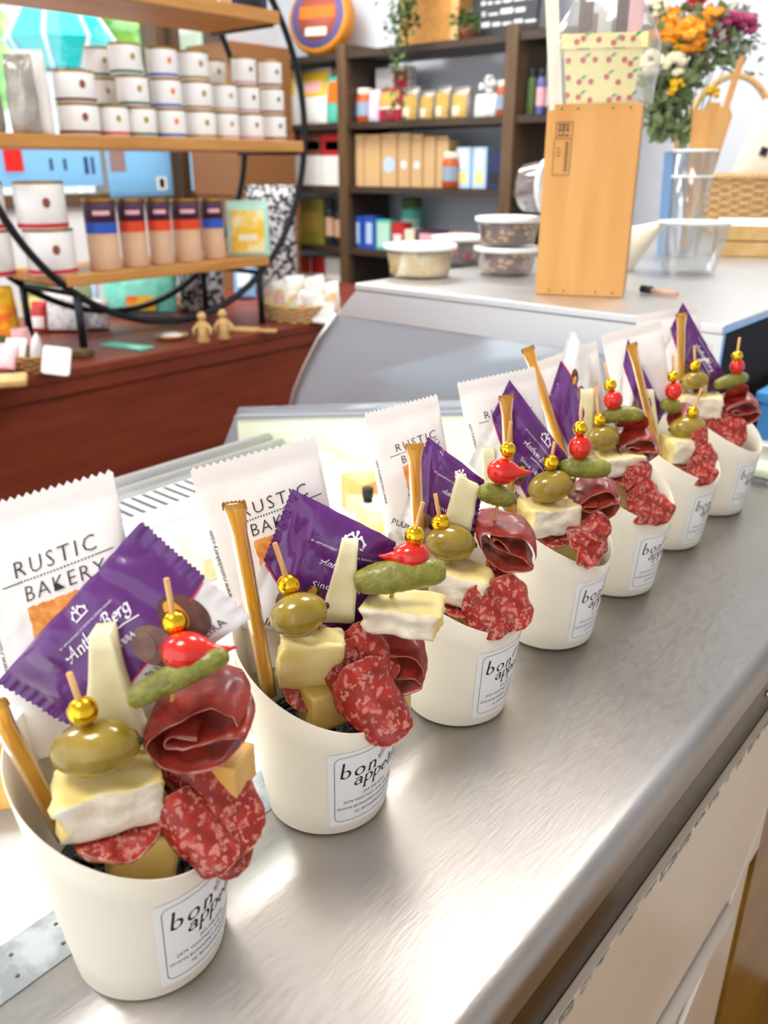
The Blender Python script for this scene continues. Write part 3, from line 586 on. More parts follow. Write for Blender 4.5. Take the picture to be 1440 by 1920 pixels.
# ================================================================== THE CUPS AND WHAT IS IN THEM
ORD = ['seventh', 'sixth', 'fifth', 'fourth', 'third', 'second', 'first']      # counted from the tall glass case
def cup_r(z): return .0400 + z * .125
class Pouchlet:
    """pillow packet spanned by four corner points (u across, v down); S(u,v,off) is its front surface"""
    def __init__(s, TL, TR, BR, BL, T, wr, seed, ends):
        s.c = [np.asarray(p) for p in (TL, TR, BR, BL)]; s.T = T; s.wr = wr; s.seed = seed; s.ends = ends
        s.W = (np.linalg.norm(s.c[1] - s.c[0]) + np.linalg.norm(s.c[2] - s.c[3])) / 2; s.H = (np.linalg.norm(s.c[3] - s.c[0]) + np.linalg.norm(s.c[2] - s.c[1])) / 2
        n = np.cross(s.c[1] - s.c[0], s.c[3] - s.c[0]); n = nrm(n); s.n = n if n @ (CAM - s.c[0]) > 0 else -n
    def S(s, u, v, off=0.0, side=1):
        a, b, c, d = s.c; p = a * (1 - u) * (1 - v) + b * u * (1 - v) + c * u * v + d * (1 - u) * v
        uu, vv = min(max(u, 0), 1), min(max(v, 0), 1)
        if s.ends == 'v': pu = (1 - (2 * uu - 1) ** 4) ** .5; pv = min(1, max(0, (vv - .10) / .3)) ** .7
        else: pu = min(1, max(0, min(uu, 1 - uu) - .07) / .22) ** .8; pv = (1 - (2 * vv - 1) ** 4) ** .5
        h = s.T * pu * pv
        x, y = u * s.W * 60, v * s.H * 60
        w = s.wr * ((abs(mnoise.noise(Vector((x * .55, y * .55, s.seed)))) - .25) * 1.5 + .5 * (abs(mnoise.noise(Vector((x * 1.3, y * .9, s.seed + 5)))) - .2))
        if s.ends == 'v' and vv < .1: w = .0007 * math.sin(vv * 300)
        if s.ends == 'u' and min(uu, 1 - uu) < .07: w += .0006 * math.sin(v * 60)
        return p + s.n * (side * h + w * (1 if s.ends == 'u' else min(1, vv * 6)) + off)
def packet_mesh(pk, nu, nv, teeth, tooth, vline=None, kk=0):
    gs = []
    for side in (1, -1):
        V = []; MI = []
        for j in range(nv):
            for i in range(nu):
                u = i / (nu - 1); v = j / (nv - 1)
                if vline:
                    L = vline(u); v = L * j / kk if j <= kk else L + (1 - L) * (j - kk) / (nv - 1 - kk)
                if pk.ends == 'v':
                    if j == 0: v -= tooth * (0, .5, 1, .5)[i % 4]
                else:
                    if i == 0: u -= tooth * (j % 2)
                    if i == nu - 1: u += tooth * (j % 2)
                V.append(pk.S(u, v, .0002 * side, side))
        F = gridF(nu, nv, flip=(side > 0))
        MI = [(1 if vline and (f // (nu - 1)) >= kk else 0) for f in range(len(F))]
        gs.append((np.array(V), F, MI))
    return join(*gs)
def cracker_bag(k, base, C, back, tx=.5, ty=.4, tw=.62, txt=True):
    P = [onp(x, y, base, b) for (x, y), b in zip(C, back)]
    pk = Pouchlet(*P, .008, .0012, k * 3.1, 'v'); loc = (P[2] + P[3]) / 2
    t = thing('cracker_packet', 'white crimped cracker packet in the %s cup from the tall glass case' % ORD[k], 'snack packet', loc, group='cracker packets in the cups')
    b = part(t, 'wrapper', packet_mesh(pk, 73, 40, 36, .016), 'pack_white', world=True)
    if txt:
        m2u, m2v = 1 / pk.W, 1 / pk.H
        cr_, sr_ = math.cos(.07), math.sin(.07)
        def S(x, y, off=.0007): x, y = x * cr_ - y * sr_, x * sr_ + y * cr_; return pk.S(tx + x * m2u, ty - y * m2v, off)
        sz = tw * pk.W / 4.15
        l1 = text2d('RUSTIC', sz * 1.0, 0, 1.25, -.012); l2 = text2d('BAKERY', sz * .95, 0, 1.18, -.012); g = sz * .56
        part(b, 'lettering', mapped(join2(shift2(l1, 0, g), shift2(l2, sz * .25, -g)), S), 'ink', smooth=False, world=True)
        W2 = tw * pk.W * .66; dots = [ellipse2d(x, 0, sz * .045, sz * .045, 0, 8, 1) for x in np.arange(-W2 * .62, W2 * .62, sz * .16)]
        part(b, 'dotted_rule', mapped(join2(*dots, line2d([(-W2 * .95, 0), (-W2 * .64, 0)], sz * .05), line2d([(W2 * .64, 0), (W2 * .95, 0)], sz * .05)), S), 'ink', smooth=False, world=True)
        part(b, 'cracker_print', mapped(rect2d(-W2 * .62, W2 * .75, -sz * 3.7, -sz * 1.15, 26, 10, sz * .10, k), lambda x, y: S(x, y, .0006)), 'cracker', world=True)
        sd = text2d('www.rusticbakery.com', sz * .42, 0, 1, 0); sd = shift2(sd, -pk.W * (tx - .055), -sz * 1.8, math.pi / 2)
        part(b, 'side_lettering', mapped(sd, S), 'ink', smooth=False, world=True)
    return t
def choc_packet(k, base, C, back, tx=.55, ty=.40, ch=((.66, .72), (.84, .62)), txt=True, line=(.52, .95), plum=(.4, .88)):
    P = [onp(x, y, base, b) for (x, y), b in zip(C, back)]
    pk = Pouchlet(*P, .009, .0034, k * 1.7 + .4, 'u'); loc = (P[2] + P[3]) / 2
    t = thing('chocolate_packet', 'purple foil chocolate wrapper in the %s cup from the tall glass case' % ORD[k], 'chocolate', loc, group='chocolate wrappers in the cups')
    vl = lambda u: line[0] + (line[1] - line[0]) * u + .05 * math.sin(u * 3.14)
    b = part(t, 'wrapper', packet_mesh(pk, 56, 45, 22, .012, vl, 30), ['pack_purple', 'pack_pearl'], world=True)
    def S(x, y, off=.0009): return pk.S(tx + x / pk.W, ty - y / pk.H, off)
    us = np.linspace(.02, .98, 40); L2 = line2d([((u - tx) * pk.W, (ty - vl(u)) * pk.H) for u in us], pk.H * .014)
    part(b, 'magenta_line', mapped(L2, S), 'magenta_line', world=True)
    for q, (u, v) in enumerate(ch):
        x, y = (u - tx) * pk.W, (ty - v) * pk.H; r = pk.W * .085
        c = part(b, 'chocolate_print', mapped(ellipse2d(x, y, r, r * 1.35, .5 * q - .4), S), 'choc' if q else 'choc_light', world=True)
        part(b, 'filling_print', mapped(ellipse2d(x - r * .15, y + r * .3, r * .42, r * .85, .5 * q - .7), lambda x, y: S(x, y, .0014)), 'marzipan' if q else 'choc_light', world=True)
    if txt:
        sz = pk.H * .060
        g = calli('Anthon Berg', sz, .45, .20, .04, .05, 40); g = (g[0] * (pk.W * .40 / (g[0][:, 0].max() - g[0][:, 0].min())) , g[1])
        sw = line2d([(-pk.W * .05, -sz * 1.0), (pk.W * .03, -sz * .75), (pk.W * .12, -sz * .9), (pk.W * .19, -sz * 1.3)], sz * .18)
        part(b, 'script_lettering', mapped(join2(g, sw), S), 'print_white', smooth=False, world=True)
        s2 = shift2(text2d('Since 1884', sz * 1.25, 0, 1.1, 0), pk.W * .01, -sz * 2.6)
        cr = [shift2(line2d(p, sz * .22), pk.W * .02, sz * 3.6) for p in ([(-1.3 * sz, 0), (1.3 * sz, 0)], [(-1.2 * sz, .3 * sz)] + [(q * sz, z * sz) for q, z in arc(-.6, .3, .65, .9, 180, 20, 8)], [(1.2 * sz, .3 * sz)] + [(q * sz, z * sz) for q, z in arc(.6, .3, .65, .9, 0, 160, 8)], [(0, 0), (0, 1.5 * sz)])]
        cr += [ellipse2d(pk.W * .02 + q * sz, sz * (3.6 + z), sz * .22, sz * .22, 0, 8, 1) for q, z in ((-1.3, .7), (-.6, 1.3), (0, 1.65), (.6, 1.3), (1.3, .7))]
        a3 = shift2(text2d('BY APPOINTMENT TO THE ROYAL DANISH COURT', sz * .42, 0, 1, 0), 0, sz * 2.4)
        part(b, 'crown_print', mapped(join2(s2, a3, *cr), S), 'print_white', smooth=False, world=True)
        pl = shift2(text2d('PLUM IN MADEIRA', sz * 1.5, 0, 1.05, 0), (plum[0] - tx) * pk.W, (ty - plum[1]) * pk.H)
        part(b, 'flavour_lettering', mapped(pl, S), 'ink', smooth=False, world=True)
    return t
def honey_stick(k, base, p0, p1, w, back):
    A = onp(*p0, base, back[0]); B = onp(*p1, base, back[1]); r = w / 2 * depth(A) / FPX; B = A + (B - A) * 1.25; ax = nrm(B - A); L = np.linalg.norm(B - A)
    t = thing('honey_stick', 'amber honey straw in the %s cup from the tall glass case' % ORD[k], 'honey straw', B, group='honey straws in the cups')
    sx = nrm(np.cross(ax, AF)); sy = np.cross(sx, ax); R = []; n = 20; a = np.linspace(0, 2 * math.pi, n, endpoint=False)
    for s in (0, .012, .03, .06, .1, .14, .3, .5, .7, .9, 1):
        f = min(1, s / .14); wx = r * (1.35 - .35 * f); wy = r * (.12 + .88 * f ** .7); R.append(A + ax * L * s + wx * np.cos(a)[:, None] * sx + wy * np.sin(a)[:, None] * sy)
    part(t, 'straw', rings(R), 'honey', world=True)
    V = np.array([A - ax * .0012 * (i % 2) + sx * r * 1.36 * (i / 6 - 1) + sy * s * r * .13 for s in (-1, 1) for i in range(13)] + [A + ax * .004 + sx * r * 1.36 * (i / 6 - 1) + sy * s * r * .16 for s in (-1, 1) for i in range(13)])
    part(t, 'crimped_end', (V, [(i, i + 1, i + 14, i + 13) for i in range(12)] + [(i, i + 26, i + 27, i + 1) for i in range(12)] + [(i + 13, i + 14, i + 40, i + 39) for i in range(12)]), 'honey_tip', world=True, smooth=False)
def pxm(P, px): return px * depth(P) / FPX
def wedge(k, base, quad, back, th=.010, kind='pale firm cheese wedge'):
    P = [onp(x, y, base, back) for x, y in quad]; P2 = [p + AH * th + AZ * .001 for p in P]; c = sum(P) / 4
    # bilinear slab with rough edges
    n = 8; V = []; F = []; MI = []
    for side, Q in ((0, P), (1, P2)):
        for j in range(n):
            for i in range(n):
                u, v = i / (n - 1), j / (n - 1); p = Q[0] * (1 - u) * (1 - v) + Q[1] * u * (1 - v) + Q[2] * u * v + Q[3] * (1 - u) * v
                V.append(p + .0009 * np.array(nvec(Vector(p * 160))))
    F = gridF(n, n) + gridF(n, n, n * n, flip=True); N2 = n * n
    bd = [i for i in range(n)] + [j * n + n - 1 for j in range(1, n)] + [(n - 1) * n + i for i in range(n - 2, -1, -1)] + [j * n for j in range(n - 2, 0, -1)]
    F += [(bd[i], bd[i] + N2, bd[(i + 1) % len(bd)] + N2, bd[(i + 1) % len(bd)]) for i in range(len(bd))]
    b = (P[2] + P[3]) / 2
    solo('cheese_wedge', (np.array(V), F), 'manchego', '%s standing in the %s cup from the tall glass case' % (kind, ORD[k]), 'cheese', b, group='firm cheese wedges in the cups', world=True)
def frame(ang, tilt):
    a = math.radians(ang); tl = math.radians(tilt); e1 = AR * math.cos(a) + AU * math.sin(a); e2 = -AR * math.sin(a) + AU * math.cos(a); n = -AF
    return e1, math.cos(tl) * e2 - math.sin(tl) * n
def yawaxes(psi, lean=0, roll=0):
    p = math.radians(psi); a1 = AR * math.cos(p) + AH * math.sin(p); a2 = -AR * math.sin(p) + AH * math.cos(p)
    l, r = math.radians(lean), math.radians(roll); up = nrm(AZ + a2 * math.tan(l) + a1 * math.tan(r)); a1 = nrm(a1 - up * (a1 @ up)); a2 = np.cross(up, a1); return a1, a2, up
RIB = [(470, 1314), (447, 1289), (405, 1277), (345, 1300), (290, 1335), (268, 1368), (290, 1396), (335, 1414), (395, 1414), (445, 1388), (478, 1345), (445, 1338), (390, 1354), (340, 1364), (308, 1354), (330, 1338), (385, 1344)]
def skewer(k, base, sp, which, foot):
    T = onp(*sp['top'], base, sp['back']); bx_, by_, br = sp['bead']; Bd = onp(bx_, by_, base, sp['back'])
    lab = {'A': 'olive', 'B': 'pepper and gherkin'}[which]
    t = thing('skewer', 'gold beaded pick of %s in the %s cup from the tall glass case' % (lab, ORD[k]), 'skewer', foot, group='%s skewers' % lab)
    part(t, 'pick', tube([T, Bd, (Bd + foot) / 2, foot], pxm(Bd, br) * .22, 8), 'bamboo', world=True)
    r = pxm(Bd, br); part(t, 'bead', sphere(r, Bd, 18, 12), 'gold', world=True)
    for it in sp['items']:
        nm = it[0]; c = onp(it[1], it[2], base, it[3])
        if nm == 'olive':
            L, rr, ang, dp = it[4:8]; ax = nrm(AR * math.cos(math.radians(ang)) + AU * math.sin(math.radians(ang)) + AF * dp)
            o = part(t, 'olive', spindle(c, ax, pxm(c, L), pxm(c, rr), 28, 20, .52), 'olive', world=True)
            e = c + ax * pxm(c, L) * (it[8] if len(it) > 8 else 1) * .985; part(o, 'stem_hole', ico(pxm(c, rr) * .16, e, 2, .3, k), 'olive_hole', world=True)
        elif nm == 'pickle':
            L, rr, ang, dp, bend = it[4:9]; ax = nrm(AR * math.cos(math.radians(ang)) + AU * math.sin(math.radians(ang)) + AF * dp)
            part(t, 'gherkin', spindle(c, ax, pxm(c, L), pxm(c, rr), 40, 46, .27, pxm(c, bend), AU, .0007, k), 'pickle', world=True)
        elif nm == 'pepper':
            rr, ang, tip = it[4:7]; d = AR * math.cos(math.radians(ang)) + AU * math.sin(math.radians(ang)); R0 = pxm(c, rr); tl = pxm(c, tip)
            s = np.linspace(-1, 1, 18); P = [c + d * R0 * q for q in s] + [c + d * (R0 + tl * q) + AU * tl * .12 * q * q for q in (.15, .4, .7, 1)]
            rad = [R0 * .86 * max(.04, (1 - q * q)) ** .42 * (1 - .0 * q) for q in s]; rad[-3:] = [R0 * .62, R0 * .52, R0 * .42]; rad += [R0 * .33, R0 * .22, R0 * .13, R0 * .05]
            if not tip: P = [c + d * R0 * q for q in s]; rad = [R0 * .95 * max(.02, 1 - q * q) ** .48 for q in s]
            part(t, 'pepper', tube(P, rad, 22), 'pepper', world=True)
        elif nm in ('brie', 'cube', 'orange_cube'):
            w, d_, h, psi, lean, roll = it[4:10]; a1, a2, up = yawaxes(psi, lean, roll); rind = it[10] if len(it) > 10 else [(1, -1), (2, -1)]
            g = chunk(c, a1 * pxm(c, w) / 2, a2 * pxm(c, d_) / 2, up * pxm(c, h) / 2, .16 if nm == 'brie' else .07, .17 if nm == 'brie' else .05, 10, k + it[1] * .01, it[11] if len(it) > 11 else 0, rind if nm == 'brie' else None)
            if nm == 'brie' and which == 'A':
                R_ = pxm(c, w) * .43; sc2 = c - up * (pxm(c, h) / 2 + .002) - AH * .006 + AR * pxm(c, w) * .08; part(t, 'salami_slice', slice_disc(sc2, a1, a2 + up * .12, R_, .35, .003, .10, k * 5 + 2, .95), ['salami', 'salami_rim'], world=True)
            part(t, {'brie': 'brie_piece', 'cube': 'cheese_cube', 'orange_cube': 'cheddar_cube'}[nm], g, {'brie': ['brie_paste', 'brie_rind'], 'cube': 'gouda', 'orange_cube': 'cheddar'}[nm], world=True)
        elif nm == 'ribbon':
            sc_, ang, mir, wd = it[4:8]; ca, sa = math.cos(math.radians(ang)), math.sin(math.radians(ang)); P0 = np.array(RIB) - np.array([372, 1347]); Q = []
            for a_, b_, c_, d_ in zip([P0[0]] + list(P0[:-2]), P0[:-1], P0[1:], list(P0[2:]) + [P0[-1]]):
                for f in np.linspace(0, 1, 6, endpoint=False): Q.append(.5 * (2 * b_ + (c_ - a_) * f + (2 * a_ - 5 * b_ + 4 * c_ - d_) * f * f + (3 * b_ - a_ - 3 * c_ + d_) * f ** 3))
            Q = np.array(Q) * sc_ * np.array([mir, -1]); Q = np.stack([Q[:, 0] * ca - Q[:, 1] * sa, Q[:, 0] * sa + Q[:, 1] * ca], 1); nq = len(Q); nw = 9; V = [[], []]
            Tn = np.gradient(Q, axis=0); Tn /= np.linalg.norm(Tn, axis=1)[:, None] + 1e-9; kz = depth(c) / FPX
            for side in (0, 1):
                for i in range(nq):
                    for j in range(nw):
                        tt = 2 * j / (nw - 1) - 1; q = Q[i] * (1 - .12 * tt * tt) + (np.array([-Tn[i][1], Tn[i][0]]) * (1.2 if side else -1.2) * sc_)
                        wob = 1 + .16 * mnoise.noise(Vector((i * .13, tt, k * 2.2))) ; p = c + (AR * q[0] + AU * q[1]) * kz + nrm(AH + AZ * .25) * tt * wd * kz * wob
                        V[side].append(p + .0012 * np.array(nvec(Vector((i * .25, tt * 2, k + side * .05)))))
            n0 = nq * nw; F = gridF(nw, nq) + gridF(nw, nq, n0, flip=True); M_ = [0] * len(F)
            for j0 in (0, nw - 1): F += [(i * nw + j0, (i + 1) * nw + j0, n0 + (i + 1) * nw + j0, n0 + i * nw + j0) for i in range(nq - 1)]; M_ += [1] * (nq - 1)
            part(t, 'prosciutto_fold', (np.array(V[0] + V[1]), F, M_), ['prosciutto', 'pros_rim'], world=True)
        elif nm in ('salami', 'ham'):
            R, ang, tilt, bend, ruf = it[4:9]; ef, eo = frame(ang, tilt)
            part(t, 'salami_slice' if nm == 'salami' else 'prosciutto_fold', slice_disc(c, ef, eo, pxm(c, R), bend, .0013 if nm == 'salami' else .0010, ruf, k * 11 + it[1], it[9] if len(it) > 9 else 1, it[10] if len(it) > 10 else 3), ['salami', 'salami_rim'] if nm == 'salami' else ['prosciutto', 'pros_rim'], world=True)
    return t
def scoop_cup(k, base, lab):
    t = thing('scoop_cup', 'white paper scoop cup with printed label, %s in the row from the tall glass case' % ORD[k], 'cup', base, group='scoop cups on the worktop')
    L0 = math.radians(lab); LW = math.radians(84); cen = L0 + LW / 2; n = 112; A = np.linspace(0, 2 * math.pi, n, endpoint=False)
    def zr(a):
        d = abs((a - cen + math.pi) % (2 * math.pi) - math.pi); return .081 + .060 * ((1 - math.cos(d)) / 2) ** .85
    Z = [zr(a) for a in A]; R = []
    for f in (0, .02, .2, .4, .6, .8, 1): R.append(np.array([((cup_r(z * f) - (.002 if f == 0 else 0)) * math.cos(a), (cup_r(z * f) - (.002 if f == 0 else 0)) * math.sin(a), z * f) for a, z in zip(A, Z)]))
    for f in (1, .75, .5, .25, .05): R.append(np.array([((cup_r(z * f) - .0009) * math.cos(a), (cup_r(z * f) - .0009) * math.sin(a), z * f + (.0002 if f == 1 else 0)) for a, z in zip(A, Z)]))
    part(t, 'body', rings(R), 'paper_cup')
    H = .062; z0 = .009
    def S(x, y, off=.0004):              # label plane (metres) -> cup wall
        r = cup_r(z0 + y) + off; a = L0 + x / .0425; return np.array([r * math.cos(a), r * math.sin(a), z0 + y])
    W = .0425 * LW
    lb = part(t, 'label', mapped(rect2d(0, W, 0, H, 24, 8), S), 'label_paper', label='printed paper label')
    T = lambda x, y: S(x, y, .0006)
    part(lb, 'border_line', mapped(rrect_line(.0038, W - .004, .0035, H - .0035, .004, .00035), T), 'ink_grey')
    x1 = calli('bon', .0062, .12, .15, .42); x2 = calli('appetit', .0058, .12, .15, .12)
    part(lb, 'lettering', mapped(join2(shift2(x1, .0190, .0410), shift2(x2, .0350, .0330), line2d([(.0430, .0412), (.0442, .0428)], .0005)), T), 'ink', smooth=False)
    sm = [shift2(text2d(s, .0033, 0, 1, -.004), W / 2, y) for s, y in (('203.248.0648', .0245), ('2979 WHITNEY AVE, HAMDEN', .0195), ('WWW.BONAPPETITHAMDEN.COM', .0145), ('IG: BONAPPETITCT', .0095))]
    part(lb, 'small_lettering', mapped(join2(*sm), T), 'ink_grey', smooth=False)
    fl = [ellipse2d(.0365 + dx, .0500 + dy, .0018, .0015, 0, 10, 1) for dx, dy in ((0, 0), (.0026, .0006), (.0012, .0026), (-.0018, .0022))]
    part(lb, 'flower_print', mapped(join2(*fl), T), 'pinkcloth', smooth=False)
    part(lb, 'leaf_print', mapped(join2(line2d([(.0345, .0505), (.032, .0465)], .0008), line2d([(.0365, .0485), (.0335, .045)], .0006), line2d([(.0335, .0485), (.0315, .049)], .0008)), T), 'leaf', smooth=False)
    # dark crinkle filling
    rs = random.Random(k); g = [lathe([(.0005, .052), (cup_r(.054) * .7, .054), (cup_r(.056) - .0016, .056)], 28, True, False)]
    for i in range(70):
        a, r = rs.random() * 6.28, math.sqrt(rs.random()) * .037; p = np.array([r * math.cos(a), r * math.sin(a), .0555 + rs.random() * .004]); d = nrm([rs.uniform(-1, 1), rs.uniform(-1, 1), rs.uniform(-.3, .4)]) * .006
        g.append(tube([p - d, p + AZ * .002, p + d], .0011, 5))
    g = join(*g); ok = g[0]
    solo('crinkle_filling', g, 'filler', 'black crinkle filling inside the %s cup from the tall glass case' % ORD[k], 'filling', base, group='black cup fillings', kind='stuff')
    return t
BF = 1e-9
